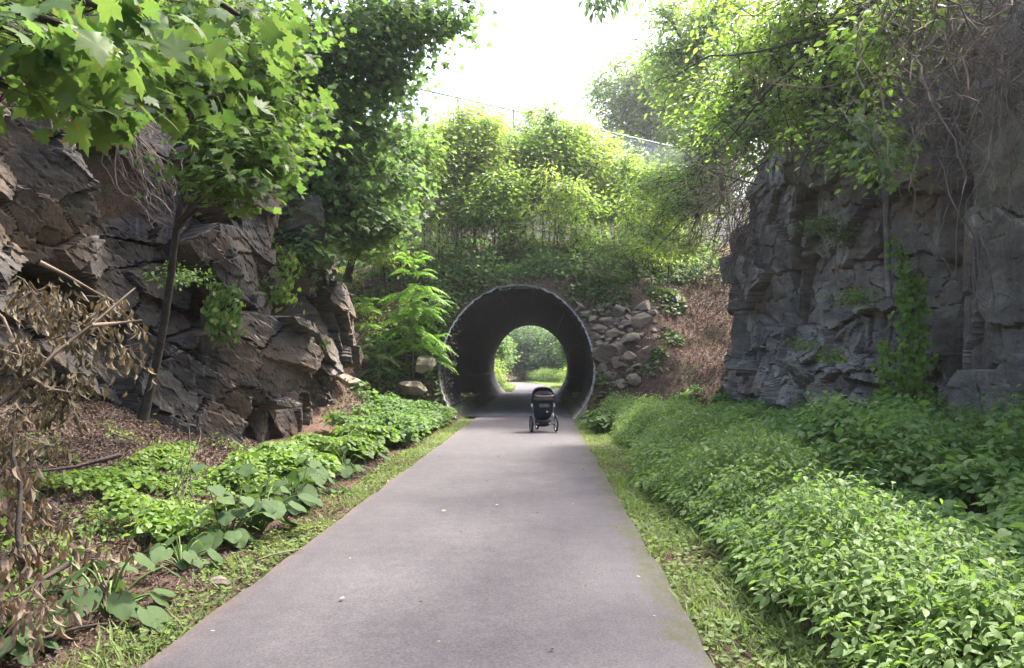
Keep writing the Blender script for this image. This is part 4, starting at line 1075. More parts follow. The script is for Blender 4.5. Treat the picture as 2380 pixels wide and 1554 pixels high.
def litter(name, label, n, gen, seed, size=(.03, .08), tm=T_CURL, mat='litter'):
    rng = np.random.default_rng(seed); x, y = gen(rng, n); n = len(x)
    e = .1; z = H(x, y); sx = (H(x + e, y) - z) / e; sy = (H(x, y + e) - z) / e
    a = rng.uniform(0, 6.28, n); D = np.stack([np.cos(a), np.sin(a), np.cos(a) * sx + np.sin(a) * sy], -1)
    N = norm(np.stack([-sx, -sy, np.ones(n)], -1) + rng.normal(0, .3, (n, 3)))
    g = Geo(); put_leaves(g, np.stack([x, y, z + .012 + rng.uniform(0, .03, n)], -1), D, N, rng.uniform(*size, n), tm, rng.uniform(-1, 1.2, n))
    m = n // 25; i = rng.choice(n, m, replace=False); b_ = np.stack([x, y, z + .02], -1)[i]; dd = D[i] * rng.uniform(.1, .45, (m, 1))
    sticks(g, b_, b_ + dd, .004, .002)
    return tag(g.build(name, M[mat]), label, 'leaf litter', kind='stuff')
litter('leaf_litter', 'deep red brown dead leaves covering the slope under the slender maple', 26000, lambda r, n: (-3.3 - 3.3 * r.uniform(0, 1, n) ** .8, r.uniform(3.2, 12.3, n)), 41)
litter('leaf_litter', 'brown dead leaves and twigs on the slope between boulders and right rock', 24000, lambda r, n: (r.uniform(2.0, 6.9, n), r.uniform(19.0, 28, n)), 42, (.035, .085))
litter('leaf_litter', 'pinkish dead leaves scattered over the embankment left of the tunnel', 13000, lambda r, n: (r.uniform(-8, -2.8, n), r.uniform(16, 27, n)), 43, (.05, .12))
litter('leaf_litter', 'brown leaf bits and crumbs over the dirt beside the left path edge', 11000, lambda r, n: (-2.06 - 1.3 * r.uniform(0, 1, n), 2.2 + 20 * r.uniform(0, 1, n) ** 1.4), 44, (.015, .05))
litter('leaf_litter', 'dry leaf crumbs in the grass beside the right path edge', 3500, lambda r, n: (.93 + .7 * r.uniform(0, 1, n), 2.2 + 20 * r.uniform(0, 1, n) ** 1.4), 45, (.015, .045))
litter('leaf_litter', 'dead leaves under the saplings below the concrete wall', 16000, lambda r, n: (r.uniform(-8, 9, n), r.uniform(25.5, 36, n)), 46, (.07, .16))

# embankment ground plants
def patch(name, label, cat, mat, spots, seed, tm, per, size, spread):
    """spots: (x, y, radius) on the ground"""
    rng = np.random.default_rng(seed); g = Geo(); gs = Geo()
    for x0, y0, rad, hgt in spots:
        n = int(per * rad * rad)
        a = rng.uniform(0, 6.28, n); r = rad * rng.uniform(0, 1, n) ** .6; x = x0 + r * np.cos(a); y = y0 + r * np.sin(a)
        zg = H(x, y); k = (zg > 4.2) | (y < 21.5) | (np.abs(x - XC) > pipe_rz(zg) + .06); x, y, r, a = x[k], y[k], r[k], a[k]; n = len(x)
        z = H(x, y) + hgt * rng.uniform(.1, 1, n) * (1 - (r / rad) ** 2 * .6)
        out = np.stack([np.cos(a), np.sin(a) - .6, 0 * a], -1); D, N = rnd_leaf(rng, n, out, 1, .25, .45)
        put_leaves(g, np.stack([x, y, z], -1), D, N, rng.uniform(*size, n), tm, rng.uniform(-.2, .5, n))
        m = n // 8; sticks(gs, np.stack([x, y, H(x, y) - .05], -1)[:m], np.stack([x, y, z], -1)[:m], .006, .003)
    o = tag(g.build(name, M[mat]), label, cat, kind='stuff'); gs.build('stems', M['stem'], o); return o
rng = np.random.default_rng(8)
sp = []
for px, py, r, h in [(785, 690, .9, .45), (770, 740, .7, .4), (835, 740, .5, .35), (870, 765, .4, .3), (800, 655, .7, .4), (740, 690, .5, .4)]:
    p = ground_at(px, py, 18.8, 30); sp.append((p[0], p[1], r, h))
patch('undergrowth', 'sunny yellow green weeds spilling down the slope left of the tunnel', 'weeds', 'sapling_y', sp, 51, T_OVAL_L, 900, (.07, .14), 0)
sp = []
for px, py, r, h in [(1375, 690, .6, .35), (1425, 680, .7, .35), (1340, 660, .6, .3), (1480, 640, 1.0, .5), (1560, 640, 1.1, .6), (1620, 620, 1.1, .7), (1545, 700, .7, .3), (1560, 790, .35, .25), (1470, 880, .3, .2), (1400, 905, .35, .25), (1345, 745, .25, .2), (1440, 770, .2, .15), (1530, 850, .35, .2), (1270, 630, .9, .4)]:
    p = ground_at(px, py, 18, 34); sp.append((p[0], p[1], r, h))
patch('ground_cover', 'dark green ivy and brambles over the boulders right of the tunnel', 'ground cover', 'ivy', sp, 52, T_ROUND, 620, (.08, .15), 0)
sp = []
for px, py, r, h in [(1060, 700, 1.0, .5), (1010, 730, .8, .6), (1090, 650, .9, .5), (905, 850, .6, .6), (930, 910, .7, .7), (870, 820, .5, .5), (880, 890, .6, .6), (985, 780, .6, .5), (1000, 830, .5, .6), (1010, 900, .4, .6), (940, 790, .6, .6), (850, 930, .5, .5), (1040, 740, .5, .5), (700, 640, .8, .6), (830, 620, .8, .5), (930, 640, 1.0, .5), (1000, 640, 1.0, .5), (1150, 640, 1.0, .35), (880, 700, .6, .4)]:
    p = ground_at(px, py, 16, 34); sp.append((p[0], p[1], r, h))
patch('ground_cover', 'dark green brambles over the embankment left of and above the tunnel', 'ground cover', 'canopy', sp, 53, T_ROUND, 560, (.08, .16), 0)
_r = np.random.default_rng(71); sp = [(-3.2 - 2.6 * _r.uniform(0, 1) ** 1.3, _r.uniform(4.2, 11.8), _r.uniform(.12, .34), _r.uniform(.06, .28)) for _ in range(46)]
patch('undergrowth', 'scattered seedlings and small weeds coming up through the left leaf litter', 'weeds', 'weed', sp, 59, T_OVAL, 900, (.03, .075), 0)
sp = []
for px, py, r, h in [(1180, 640, .7, .4), (1250, 625, .8, .5), (1340, 630, .6, .4), (1090, 635, .6, .5), (1420, 625, .8, .5), (1510, 620, .7, .5), (990, 690, .5, .4), (1120, 690, .4, .3), (910, 740, .6, .4), (1560, 600, .8, .6)]:
    p = ground_at(px, py, 18, 36); sp.append((p[0], p[1], r, h))
patch('undergrowth', 'lighter weeds and seedlings breaking up the dark scrub over the tunnel', 'weeds', 'weed', sp, 58, T_OVAL_L, 420, (.08, .17), 0)
sp = [(x, float(ywall(x)) - rng.uniform(.8, 4.5), rng.uniform(.5, 1.0), rng.uniform(.2, .6)) for x in np.arange(-7, 10, 1.0)]
patch('ground_cover', 'leafy scrub at the foot of the concrete wall', 'ground cover', 'canopy', sp, 54, T_OVAL_L, 330, (.12, .22), 0)

sp = []
for px in range(880, 1640, 34):
    for py in (575, 612, 645):
        p = ground_at(px + rng.uniform(-14, 14), py + rng.uniform(-12, 12), 22, 36); sp.append((p[0], p[1], rng.uniform(.45, .95), rng.uniform(.25, .8) if py < 600 else rng.uniform(.5, 1.9)))
patch('ground_cover', 'mixed low shrubs and seedlings across the embankment above the tunnel', 'ground cover', 'canopy', sp[::2], 55, T_OVAL_L, 330, (.10, .19), 0)
patch('ground_cover', 'shaded ivy and brambles between the shrubs above the tunnel', 'ground cover', 'ivy', sp[1::2], 56, T_ROUND, 300, (.08, .16), 0)
sp = []
for a in np.linspace(-2.6, 3.4, 22):
    if abs(a) < .5: continue
    x = XC + a * 1.12; z = 4.3; 
    for yy in (24.6 - abs(a) * .35, 25.8): sp.append((x, yy + rng.uniform(-.2, .3), rng.uniform(.25, .5), rng.uniform(.08, .35)))
patch('ground_cover', 'creepers and grass rooted in the soil just over the tunnel rim', 'ground cover', 'canopy', sp[:26], 57, T_ROUND, 330, (.06, .13), 0)
# ------------------------------------------------------------------ fronded saplings
def fronded(name, label, base, top, whorls, seed, flen, mat='sumac', cat='sapling'):
    rng = np.random.default_rng(seed); base = np.array(base, float); top = np.array(top, float)
    o = empty(name, tuple(base), label, cat); gs, gl = Geo(), Geo()
    st = wob(bez(base, (base + top) / 2, top, 12), .06, rng); tube(gs, st, np.linspace(.03, .010, 12), 6)
    for f, cnt, L, up in whorls:
        p = base * (1 - f) + top * f; a0 = rng.uniform(0, 6.28)
        for j in range(cnt):
            a = a0 + j * 6.283 / cnt + rng.normal(0, .2); l = L * flen * rng.uniform(.8, 1.1)
            d = np.array([math.cos(a), math.sin(a), 0])
            up = up + rng.normal(0, .10); q = bez(p, p + d * l * .5 + UP * l * up, p + d * l + UP * l * (up - .5) + rng.normal(0, .05, 3), 20)
            tube(gs, q, np.linspace(.006, .002, 20), 4)
            T = norm(np.gradient(q, axis=0)); side = norm(np.cross(T, UP)); m = 3
            qq, TT, SS = q[m:], T[m:], side[m:]
            w = l * .20 * np.sin(np.linspace(.5, 2.9, len(qq))) + .02
            for s in (-1, 1):
                put_leaves(gl, qq, SS * s + TT * .45 - UP * .15 + rng.normal(0, .05, qq.shape), np.tile(UP, (len(qq), 1)) + rng.normal(0, .12, qq.shape), w, T_LANCE, rng.uniform(0, .4, len(qq)))
            put_leaves(gl, q[-1:], T[-1:], UP[None], w[-1:], T_LANCE)
    gs.build('stem', M['stem'], o, True); gl.build('fronds', M[mat], o); return o
b_ = ground_at(960, 905, 18, 26); Yb = b_[1]
fronded('tree_of_heaven', 'tall bright green fronded sapling standing left of the tunnel mouth', b_, at(962, 622, Yb - .1),
        [(.30, 6, 1.0, .15), (.40, 8, 1.15, .2), (.50, 8, 1.15, .2), (.58, 8, 1.1, .25), (.66, 8, 1.1, .3), (.74, 9, 1.05, .35), (.82, 9, .95, .5), (.90, 8, .8, .7), (.96, 7, .65, .95), (1.0, 5, .5, 1.2)], 1, 1.1)
b_ = ground_at(1000, 880, 18, 26); fronded('tree_of_heaven', 'short fronded sapling reaching over the left rim of the tunnel', b_, at(1010, 800, b_[1] - .2), [(.5, 5, 1, .3), (.8, 6, 1, .4), (1, 5, .8, .7)], 2, .85)
b_ = ground_at(880, 900, 18, 26); fronded('tree_of_heaven', 'small fronded sapling in the shade under the tall one', b_, at(878, 820, b_[1] - .1), [(.5, 6, 1, .3), (.8, 7, .9, .5), (1, 5, .7, .8)], 3, .9, 'canopy')
b_ = ground_at(1010, 790, 18, 28); fronded('tree_of_heaven', 'ferny sapling rooted beside the upper left of the tunnel rim', b_, at(1000, 700, b_[1] - .2), [(.5, 6, 1, .3), (.8, 7, .9, .4), (1, 5, .7, .8)], 6, .85, 'canopy')
b_ = ground_at(850, 800, 18, 28); fronded('tree_of_heaven', 'ferny sapling among the sunny weeds left of the tall fronded one', b_, at(850, 715, b_[1] - .2), [(.5, 6, 1, .3), (.8, 7, .9, .4), (1, 5, .7, .8)], 7, .75)
b_ = at(1170, 590, 28.5); b_[2] = float(H(b_[0], b_[1])); fronded('sumac', 'sumac with spreading yellow green fronds in front of the concrete wall', b_, at(1185, 430, 28.3), [(.6, 6, 1, .3), (.8, 8, 1.1, .35), (.95, 8, 1.0, .5), (1, 6, .8, .7)], 4, 1.0, cat='sumac')
b_ = at(1105, 590, 29.0); b_[2] = float(H(b_[0], b_[1])); fronded('sumac', 'tall sumac whose fronds top the thicket left of centre', b_, at(1110, 290, 28.8), [(.6, 6, 1, .3), (.75, 8, 1.1, .35), (.88, 8, 1.1, .5), (1, 7, .9, .7)], 5, 1.15, cat='sumac')

# ------------------------------------------------------------------ burdock plants on the left verge
def burdock(label, x, y, sc, seed, nlv=13, stems=1):
    rng = np.random.default_rng(seed); b0 = onH(x, y); o = empty('burdock', tuple(b0), label, 'burdock', 'burdock plants on the left verge')
    gs, gl = Geo(), Geo()
    for i in range(nlv):
        a = i * 2.4 + rng.normal(0, .2); r = sc * rng.uniform(.10, .42); h = sc * rng.uniform(.08, .46); d = np.array([math.cos(a), math.sin(a), 0])
        e = b0 + d * r + UP * h; tube(gs, bez(b0, b0 + d * r * .4 + UP * h * .9, e, 6), .006 * sc + .002, 5)
        put_leaves(gl, [e], [d + UP * rng.uniform(-.7, -.1)], [UP + d * .7 + rng.normal(0, .2, 3)], sc * rng.uniform(.15, .31), T_BURD, np.array([rng.uniform(.1, .8)]))
    for s in range(stems):
        tp = b0 + [rng.normal(0, .1), rng.normal(0, .1), sc * rng.uniform(.65, .95)]; q = bez(b0, (b0 + tp) / 2 + rng.normal(0, .04, 3), tp, 9); tube(gs, q, np.linspace(.010, .004, 9), 5)
        for j in range(14):
            p = q[min(8, 2 + j // 2)]; a = rng.uniform(0, 6.28); d = np.array([math.cos(a), math.sin(a), .2]); e = p + d * sc * rng.uniform(.04, .16)
            sticks(gs, [p], [e], .003, .002); put_leaves(gl, [e], [d - UP * .5], [UP + rng.normal(0, .3, 3)], sc * rng.uniform(.08, .19), T_HEART, np.array([.3]))
    gs.build('stem', M['stem'], o, True); gl.build('leaves', M['burdock'], o, True)
for i, (px, py, sc, lb, st) in enumerate([
    (250, 1440, .95, 'large burdock clump nearest the camera beside the brown wilted pile', 0), (175, 1400, .7, 'burdock half buried in the wilted branches at lower left', 0), (20, 1545, .55, 'single big burdock leaf tuft in the bottom left corner', 0),
    (420, 1330, .6, 'low burdock with one upright pale leaf', 0), (530, 1270, .85, 'burdock clump with the tallest flower stem on the left verge', 2), (610, 1240, .9, 'broad burdock right at the dirt edge of the verge', 1),
    (680, 1190, .85, 'burdock with yellowing leaf behind the broad one', 1), (720, 1150, .8, 'burdock at the start of the sunlit row', 1), (800, 1110, .8, 'burdock in the middle of the sunlit row', 1), (860, 1070, .8, 'smaller burdock near the far end of the left verge', 1)]):
    p = ground_at(px, py, 2.6, 20, .05); burdock(lb, p[0], p[1], sc, 700 + i, 19 + i % 4, st)

# ------------------------------------------------------------------ wilted cut branches at the lower left
def wilted(label, base, lobes, branches, seed, n, mat, size):
    rng = np.random.default_rng(seed); base = np.array(base, float); o = empty('wilted_branch', tuple(base), label, 'dead branch')
    gs, gl = Geo(), Geo()
    for br in branches: tube(gs, wob([np.array(p, float) for p in br], .02, rng), np.linspace(.020, .007, len(br)), 6)
    crown(gl, gs, lobes, rng, n, 8, .06, size, T_CURL, trunk=None, droop=2.2, tilt=1.0, shell=.6, twig=.5, tw_r=.0035, limbs=False, hang=.8)
    crown(gl, None, lobes, rng, n // 3, 8, .075, size * .9, T_CURL, trunk=None, droop=2.6, tilt=1.2, shell=.7, hang=.8)
    gs.build('branches', M['bark' if mat == 'dead_b' else 'twig'], o, True); gl.build('leaves', M[mat], o)
wilted('wilted branches with tan curled leaves hanging before the left rock', at(-60, 980, 5.0),
       [(at(110, 700, 5.3), (.30, .35, .22), 2.2), (at(200, 760, 5.5), (.30, .35, .24), 2), (at(60, 830, 5.0), (.32, .35, .30), 2.4), (at(150, 900, 5.2), (.30, .3, .28), 2), (at(280, 720, 5.8), (.16, .25, .22), .9), (at(290, 830, 5.8), (.14, .2, .14), .5), (at(40, 1010, 4.8), (.26, .3, .30), 1.6), (at(110, 660, 5.2), (.12, .15, .10), .6)],
       [[at(-60, 990, 4.9), at(60, 890, 5.0), at(130, 820, 5.2), at(213, 757, 5.3), at(314, 670, 5.6)], [at(60, 885, 5.0), at(40, 820, 5.0), at(0, 740, 4.9), at(-60, 680, 4.9)], [at(70, 880, 5.0), at(120, 905, 5.1), at(180, 915, 5.2)], [at(213, 757, 5.3), at(270, 752, 5.5), at(330, 745, 5.6)], [at(92, 610, 5.2), at(150, 640, 5.3), at(240, 690, 5.5)]], 1, 95, 'dead', .075)
wilted('pile of brown withered leaves on cut branches in the lower left corner', onH(-3.2, 4.2),
       [(at(60, 1400, 3.9), (.30, .4, .14), 2.5), (at(150, 1370, 4.3), (.25, .4, .16), 2), (at(60, 1270, 4.4), (.28, .4, .16), 1.8), (at(210, 1300, 4.9), (.20, .3, .14), 1), (at(30, 1130, 4.6), (.22, .3, .28), 1.6), (at(300, 1260, 5.2), (.16, .3, .06), .6), (at(90, 1190, 4.8), (.16, .3, .2), .8)],
       [[at(60, 1350, 4.3), at(42, 1240, 4.35), at(50, 1130, 4.5), at(28, 1060, 4.6), at(34, 960, 4.7)], [at(160, 1310, 4.5), at(110, 1340, 4.3), at(20, 1400, 4.0)], [at(280, 1060, 5.2), at(180, 1085, 5.0), at(60, 1100, 4.8)]], 2, 55, 'dead_b', .08)

# ------------------------------------------------------------------ hanging vines, ivy, cliff plants
def hang_vine(name, label, cat, strands, seed, mat, size, dens, tm=T_HEART, stem='brush'):
    rng = np.random.default_rng(seed); o = empty(name, tuple(strands[0][0]), label, cat); gs, gl = Geo(), Geo()
    for s in strands:
        q = wob(bez(s[0], (np.array(s[0]) + s[-1]) / 2 + rng.normal(0, .06, 3), s[-1], 24), .18, rng); tube(gs, q, np.linspace(.008, .003, 24), 4)
        L = np.linalg.norm(np.array(s[0]) - s[-1]); n = int(dens * L); i = rng.integers(2, 24, n)
        P = q[i] + rng.normal(0, .07, (n, 3)); D, N = rnd_leaf(rng, n, np.tile([-.6, -.5, 0], (n, 1)) + rng.normal(0, .3, (n, 3)), .6, .9, .5)
        N = norm(N + [-.7, -.7, 0]); put_leaves(gl, P, D, N, size * rng.uniform(.6, 1.3, n), tm, rng.uniform(0, .5, n))
    gs.build('stem', M[stem], o, True); gl.build('leaves', M[mat], o); return o
st = []
for k in range(7):
    px = 2080 + k * 11; st.append((at(px - 10, 545 + 20 * (k % 4) + (k > 3) * 60, 13.0), at(px + 25 - 8 * (k % 3), 800 + 45 * (k % 5), 12.6)))
for k in range(8): st.append((at(2055 + k * 13, 780 + 12 * (k % 3), 12.5), at(2045 + k * 14, 985, 12.3)))
hang_vine('hanging_vine', 'lime green leafy vine hanging down the crack in the right rock face', 'vine', st, 3, 'vine', .085, 46)
hang_vine('hanging_vine', 'dark leafy creeper draped over the left rock nose', 'vine', [(at(490 + 14 * k, 650 + 12 * (k % 2), 11.7), at(500 + 12 * k, 770 + 12 * (k % 3), 11.5)) for k in range(5)], 4, 'canopy', .085, 90)
hang_vine('hanging_vine', 'pale creeper trailing over the top of the left rock nose', 'vine', [(at(600 + 16 * k, 570 + 10 * (k % 3), 13.2), at(600 + 18 * k, 690 + 12 * (k % 2), 13.0)) for k in range(6)], 5, 'weed', .08, 80)
hang_vine('maple_seedling', 'bright maple leaves dangling from a shoot at the top of the right rock', 'seedling', [(at(1985 + 15 * k, 250 + 10 * k, 9.5), at(2040 + 12 * k, 330 + 45 * k, 9.3)) for k in range(3)], 6, 'maple', .12, 40, T_MAPLE)
for i, (px, py, Y, r, n, lb, mat) in enumerate([(1905, 520, 15.6, .45, 380, 'fern like weeds on the ledge of the right rock face', 'ivy'), (1960, 545, 15.4, .35, 240, 'dark weeds at the right end of the rock ledge', 'ivy'), (1985, 690, 13.9, .35, 260, 'weeds on the small ledge left of the hanging vine', 'weed'), (1940, 830, 13.6, .3, 150, 'small plant low on the right rock face', 'weed'), (1870, 800, 15, .28, 110, 'sparse sprouts in a crack of the right rock face', 'weed'),
                                     (420, 640, 10.6, .35, 240, 'weeds at the ledge just right of the slender maple trunk', 'ivy'), (730, 800, 15.5, .3, 170, 'sprouts on top of the slanted slab of the left rock nose', 'weed'), (2350, 960, 8.6, .5, 350, 'tall weeds against the smooth slab at the right edge', 'ivy'), (2160, 960, 12, .35, 220, 'weeds at the foot of the hanging vine', 'ivy'), (690, 650, 15.5, .4, 260, 'feathery weeds on the shoulder of the left rock nose', 'weed')]):
    rng = np.random.default_rng(900 + i); c = at(px, py, Y); o = empty('rock_weeds', tuple(c), lb, 'weeds'); g = Geo(); gs = Geo()
    P = c + rng.normal(0, .55, (n, 3)) * [r, r, r * .45]; root = c + [0, 0, -r * .4]
    D, N = rnd_leaf(rng, n, P - c, 1, .3, .4); put_leaves(g, P, D, N, rng.uniform(.05, .11, n), T_OVAL_L); sticks(gs, np.tile(root, (n // 6, 1)), P[:n // 6], .004, .002)
    g.build('leaves', M[mat], o); gs.build('stem', M['stem'], o)

def tangle(name, label, n, start, end, seed, r=.007, sag=.5, mat='brush', curl=.35, k=14):
    rng = np.random.default_rng(seed); g = Geo()
    for i in range(n):
        a, b_ = start(rng), end(rng); mid_ = (a + b_) / 2 + rng.normal(0, sag, 3) * [1, 1, .8]
        q = wob(bez(a, mid_, b_, k), curl, rng); tube(g, q, np.linspace(1, .35, k) * r * rng.uniform(.5, 1.9), 4)
    return tag(g.build(name, M[mat]), label, 'vines', kind='stuff')
def pxbox(x0, x1, y0, y1, Y0, Y1): return lambda r: at(r.uniform(x0, x1), r.uniform(y0, y1), r.uniform(Y0, Y1))
tangle('dry_vine_tangle', 'dense brown bare vines hanging over the top of the right rock face', 120, pxbox(2050, 2480, -120, 90, 8.2, 10.5), pxbox(2020, 2440, 120, 400, 8.0, 10.3), 1, .0075, .45, curl=.55)
tangle('dry_vine_tangle', 'fine dry vine web behind the thick vines at the upper right', 60, pxbox(2080, 2480, -100, 60, 9.5, 11.0), pxbox(2100, 2460, 60, 330, 9.5, 11.0), 9, .005, .6, curl=.7)
tangle('dry_vine_tangle', 'long loose vine ends dangling across the smooth right slab', 16, pxbox(2080, 2380, 100, 300, 8.4, 9.4), pxbox(2080, 2380, 420, 780, 8.2, 9.0), 2, .008, .25, curl=.4)
tangle('dry_vine_tangle', 'brown twiggy vines falling over the far end of the right rock face', 150, pxbox(1660, 1860, 330, 520, 19.0, 21.0), pxbox(1540, 1740, 420, 740, 19.5, 22.5), 3, .009, .8, curl=.9)
tangle('dry_vine_tangle', 'pale drooping vine stems against the green at the top of the right cliff', 60, pxbox(1700, 2050, 60, 330, 13, 16), pxbox(1560, 1900, 250, 480, 14, 18), 4, .010, .8, curl=.5)
tangle('dry_vine_tangle', 'few thick pale vines looping in front of the upper right tangle', 10, pxbox(2080, 2400, -80, 60, 7.9, 8.6), pxbox(2040, 2380, 120, 480, 7.8, 8.6), 12, .008, .5, mat='twig', curl=.45)
tangle('root_tangle', 'dark roots and fine twigs along the soil above the left rock', 120, pxbox(-60, 260, 170, 250, 9.2, 11), pxbox(-60, 420, 230, 330, 9.0, 11), 5, .008, .3, curl=.35)
tangle('root_tangle', 'bare grey twigs spraying down behind the slender maple trunk', 46, pxbox(250, 330, 270, 340, 10.2, 10.6), pxbox(330, 440, 380, 560, 10.0, 10.4), 6, .007, .25, curl=.2)
tangle('root_tangle', 'dead stalks rising from the weeds at the left slope', 14, pxbox(380, 460, 1180, 1240, 7.2, 7.8), pxbox(400, 480, 900, 1150, 7.4, 8.0), 7, .005, .05, curl=.08)
rng = np.random.default_rng(31); g = Geo()
for i in range(60):
    x, y = -3.1 - 3.0 * rng.uniform(), rng.uniform(3.6, 12); a = rng.uniform(0, 6.28); l = rng.uniform(.15, .8)
    q0 = onH(x, y, .03); q1 = onH(x + math.cos(a) * l, y + math.sin(a) * l, .03); tube(g, wob(bez(q0, (q0 + q1) / 2 + [0, 0, .03], q1, 8), .03 + .05 * l, rng), np.linspace(.009, .003, 8), 4)
tag(g.build('fallen_twigs', M['bark']), 'thin dead sticks strewn over the brown litter slope at the left', 'twigs', kind='stuff')
# straight cable hanging on the right rock
g = Geo(); tube(g, bez(at(2056, 330, 13.4), at(2058, 500, 13.2), at(2066, 690, 13.1), 12), .05, 6); tag(g.build('rock_sliver', M['slate'], smooth=False), 'thin pale vertical rock sliver standing in the crack of the right rock face', 'rock sliver')
p0 = at(1790, 395, 19.5); g = Geo(); tube(g, wob([at(1880, 270, 19.5), at(1850, 330, 19.4), at(1815, 380, 19.3), at(1790, 425, 19.2)], .03, np.random.default_rng(2)), [.11, .09, .08, .05], 8, True)
tag(g.build('dead_log', M['bark'], smooth=True), 'short mossy dead trunk leaning over the top of the right rock face', 'dead trunk')

# ------------------------------------------------------------------ things lying on the path
def leaf_obj(kind, mat):
    g = Geo(); tm = {'m': T_MAPLE, 'c': T_CURL, 'o': T_OVAL}[kind]
    put_leaves(g, [[0, 0, 0]], [[0, 1, 0]], [[0, 0, 1]], 1.0, tm, np.array([-.5])); return g.mesh('fallen_leaf', M[mat])
M['yellow_leaf'] = leaf_mat('pale_fallen_leaf', (.24, .20, .12), (.36, .29, .2), None, .1, .7)
LV = [leaf_obj('c', 'litter'), leaf_obj('m', 'yellow_leaf'), leaf_obj('o', 'yellow_leaf'), leaf_obj('c', 'dead_b')]
LVL = ['small curled red brown dead leaf lying on the asphalt', 'pale flattened maple leaf lying on the asphalt', 'small pale oval leaf lying on the asphalt', 'small tan crumpled leaf lying on the asphalt']
rng = np.random.default_rng(123)
for i in range(60):
    y = 3.4 + 17 * rng.uniform(0, 1) ** 1.7; x = rng.uniform(-2.0, .82); k = int(rng.choice(4, p=[.36, .07, .30, .27]))
    if i < 8: x, y, _ = at(*[(890, 1293, 0), (580, 1380, 0), (590, 1435, 0), (1105, 1420, 0), (1600, 1462, 0), (650, 1480, 0), (870, 1358, 0), (1200, 1085, 0)][i][:2], 4.0) if False else (x, y, 0)
    o = bpy.data.objects.new('fallen_leaf', LV[k]); SC.collection.objects.link(o); s = rng.uniform(.018, .040) * (1.5 if k == 1 else 1)
    o.location = (x, y, .052); o.rotation_euler = (rng.uniform(-.12, .12), rng.uniform(-.12, .12), rng.uniform(0, 6.28)); o.scale = (s, s, s * .8)
    zone = ('nearest the camera', 'in the middle distance', 'close to the stroller')[int(y > 7) + int(y > 12.5)] + (', left side', ', centre', ', right side')[int(x > -1.1) + int(x > -.1)]
    tag(o, LVL[k].replace(' lying', '').replace('small ', '') + ' ' + zone, 'leaf', LVL[k].replace('small ', '').replace('leaf', 'leaves', 1).replace('pale flattened maple', 'pale maple'))
g = Geo(); a, b_ = ground_at(592, 1328, 3, 12, .05), ground_at(703, 1301, 3, 12, .05); a[2] = b_[2] = .055
tube(g, wob(bez(a, (a + b_) / 2 + [0, .04, .02], b_, 9), .02, np.random.default_rng(1)), np.linspace(.009, .004, 9), 5, True)
tag(g.build('twig', M['twig'], smooth=True), 'thin bent twig lying over the left path edge', 'twig')
g = Geo(); a, b_ = at(30, 1508, 3.9), at(250, 1440, 4.4); a[2] = b_[2] = .05
tube(g, wob(bez(a, (a + b_) / 2 + [0, .04, .06], b_, 9), .03, np.random.default_rng(4)), np.linspace(.016, .006, 9), 6, True)
tag(g.build('twig', M['bark_d'], smooth=True), 'thick dark stick lying in the dirt at the lower left', 'twig')

# ------------------------------------------------------------------ beyond the tunnel
for i, (x, y, r, h, leaf, lb) in enumerate([
    (-4.2, 54, 1.7, 2.0, 'sapling_y', 'yellow green bush just past the tunnel at the left path side'), (-5.2, 60, 2.0, 3.2, 'sapling', 'light bush behind the yellow one past the tunnel'), (-3.8, 51.5, 1.0, 1.1, 'weed', 'low weeds clump at the left foot of the far tunnel end'), (-9.5, 70, 2.6, 3.0, 'canopy', 'rounded bush at the bend of the path past the tunnel'),
    (3.2, 55, 1.4, 2.6, 'sapling_y', 'yellow green bush just past the tunnel at the right'), (3.8, 60, 1.6, 4.2, 'canopy', 'leafy wall of shrub right of the path past the tunnel'), (3.2, 68, 1.9, 2.0, 'sapling', 'pale bush on the outer side of the bend'), (.5, 80, 2.0, 1.6, 'weed', 'low pale bush at the outer side of the bend'), (4.6, 74, 2.2, 3.6, 'canopy', 'dark bush behind the pale bush right of the bend'),
    (-2.5, 90, 2.2, 1.8, 'weed', 'low weedy clump at the far side of the bend')]):
    rng = np.random.default_rng(300 + i); b_ = onH(x, y); o = empty('shrub', tuple(b_), lb, 'shrub'); gl, gt = Geo(), Geo()
    for q in range(7): a = q * .9; tube(gt, bez(b_, b_ + [math.cos(a) * r * .2, math.sin(a) * r * .2, h * .4], b_ + [math.cos(a) * r * .6, math.sin(a) * r * .6, h * .8], 6), np.linspace(.03, .01, 6), 5)
    crown(gl, None, [(b_ + [0, 0, h * .5], (r, r, h * .55), 2)], rng, 230, 17, .26, .15, T_OVAL_L, droop=.3, shell=.45)
    gt.build('branches', M['bark'], o, True); gl.build('leaves', M[leaf], o)
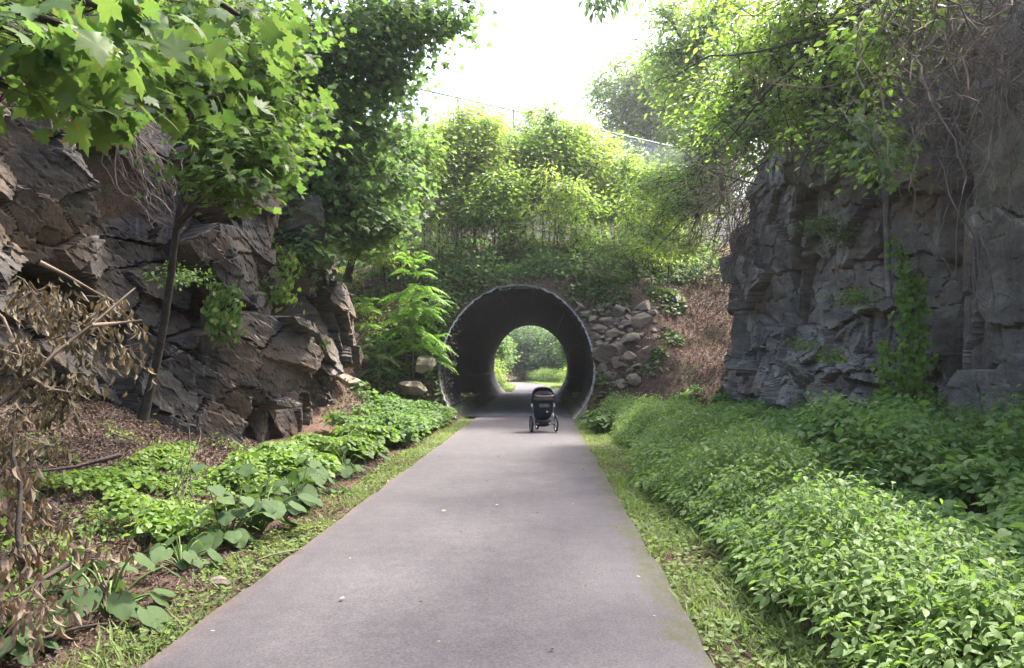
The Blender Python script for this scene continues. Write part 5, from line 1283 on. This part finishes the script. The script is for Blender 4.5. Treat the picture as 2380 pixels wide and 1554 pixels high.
for i, (x, y, zc, r, lb) in enumerate([
    (-2.5, 90, 4.6, 4.8, 'big dark tree closing the view through the tunnel'), (3.5, 86, 4.4, 4.0, 'dark tree right of centre in the view through the tunnel'), (-8.5, 80, 4.5, 4.2, 'dark tree left of the bend seen through the tunnel'), (7, 78, 4.6, 4.5, 'tall tree right of the path beyond the tunnel'), (-6.6, 64, 5.0, 3.0, 'tree leaning over the left side past the tunnel'), (5.2, 60, 4.8, 3.2, 'tree leaning over the right side past the tunnel'), (0, 100, 5, 6.5, 'far tree behind the others beyond the tunnel'), (-14, 94, 5, 6, 'far left tree beyond the tunnel')]):
    b_ = onH(x, y, -.2); c = np.array([x, y, zc])
    tree('broadleaf_tree', lb, 'tree', [b_, b_ * .5 + c * .5 + [.3, 0, 0], c], (.28, .1), [(c, (r, r, r * .75), 3), (c + [r * .6, -1, -1.6], (r * .6, r * .6, r * .4), 1), (c + [-r * .6, -1, -1.8], (r * .6, r * .6, r * .4), 1)], 'maple_far', 330 + i, 1500, 18, .45, .30, T_OVAL_L, bark='bark_d', twig=.15, tw_r=.02, shell=.5)
rng = np.random.default_rng(9); g = Geo(); n = 26000
y = rng.uniform(50.5, 95, n); s = rng.choice([-1, 1], n); x = path_c(y) + s * (1.55 + 2.6 * rng.uniform(0, 1, n) ** 1.5); a = rng.uniform(0, 6.28, n)
put_leaves(g, np.stack([x, y, H(x, y)], -1), np.stack([np.cos(a) * .6, np.sin(a) * .6, 1 + 0 * a], -1), np.stack([-np.cos(a), -np.sin(a), .5 + 0 * a], -1), rng.uniform(.12, .3, n), tmpl_blade(.08, 2, droop=.5))
tag(g.build('verge_grass', M['grass']), 'sunlit grass along both path edges beyond the tunnel', 'grass', kind='stuff')
# ------------------------------------------------------------------ thin haze volume, added mostly to stand in for lens veil
m = bpy.data.materials.new('haze'); m.use_nodes = True; nt = m.node_tree; nt.nodes.clear()
out = nt.nodes.new('ShaderNodeOutputMaterial'); pv = nt.nodes.new('ShaderNodeVolumePrincipled')
pv.inputs['Color'].default_value = (.93, .96, 1.0, 1); pv.inputs['Density'].default_value = HAZE; pv.inputs['Anisotropy'].default_value = .62
nt.links.new(pv.outputs[0], out.inputs['Volume'])
g = Geo(); box(g, (-165, -65, -2.5), (165, 305, 26)); o = g.build('haze', m)
tag(o, 'thin pale haze volume in the cutting, mostly standing in for lens veil', 'haze', kind='stuff')
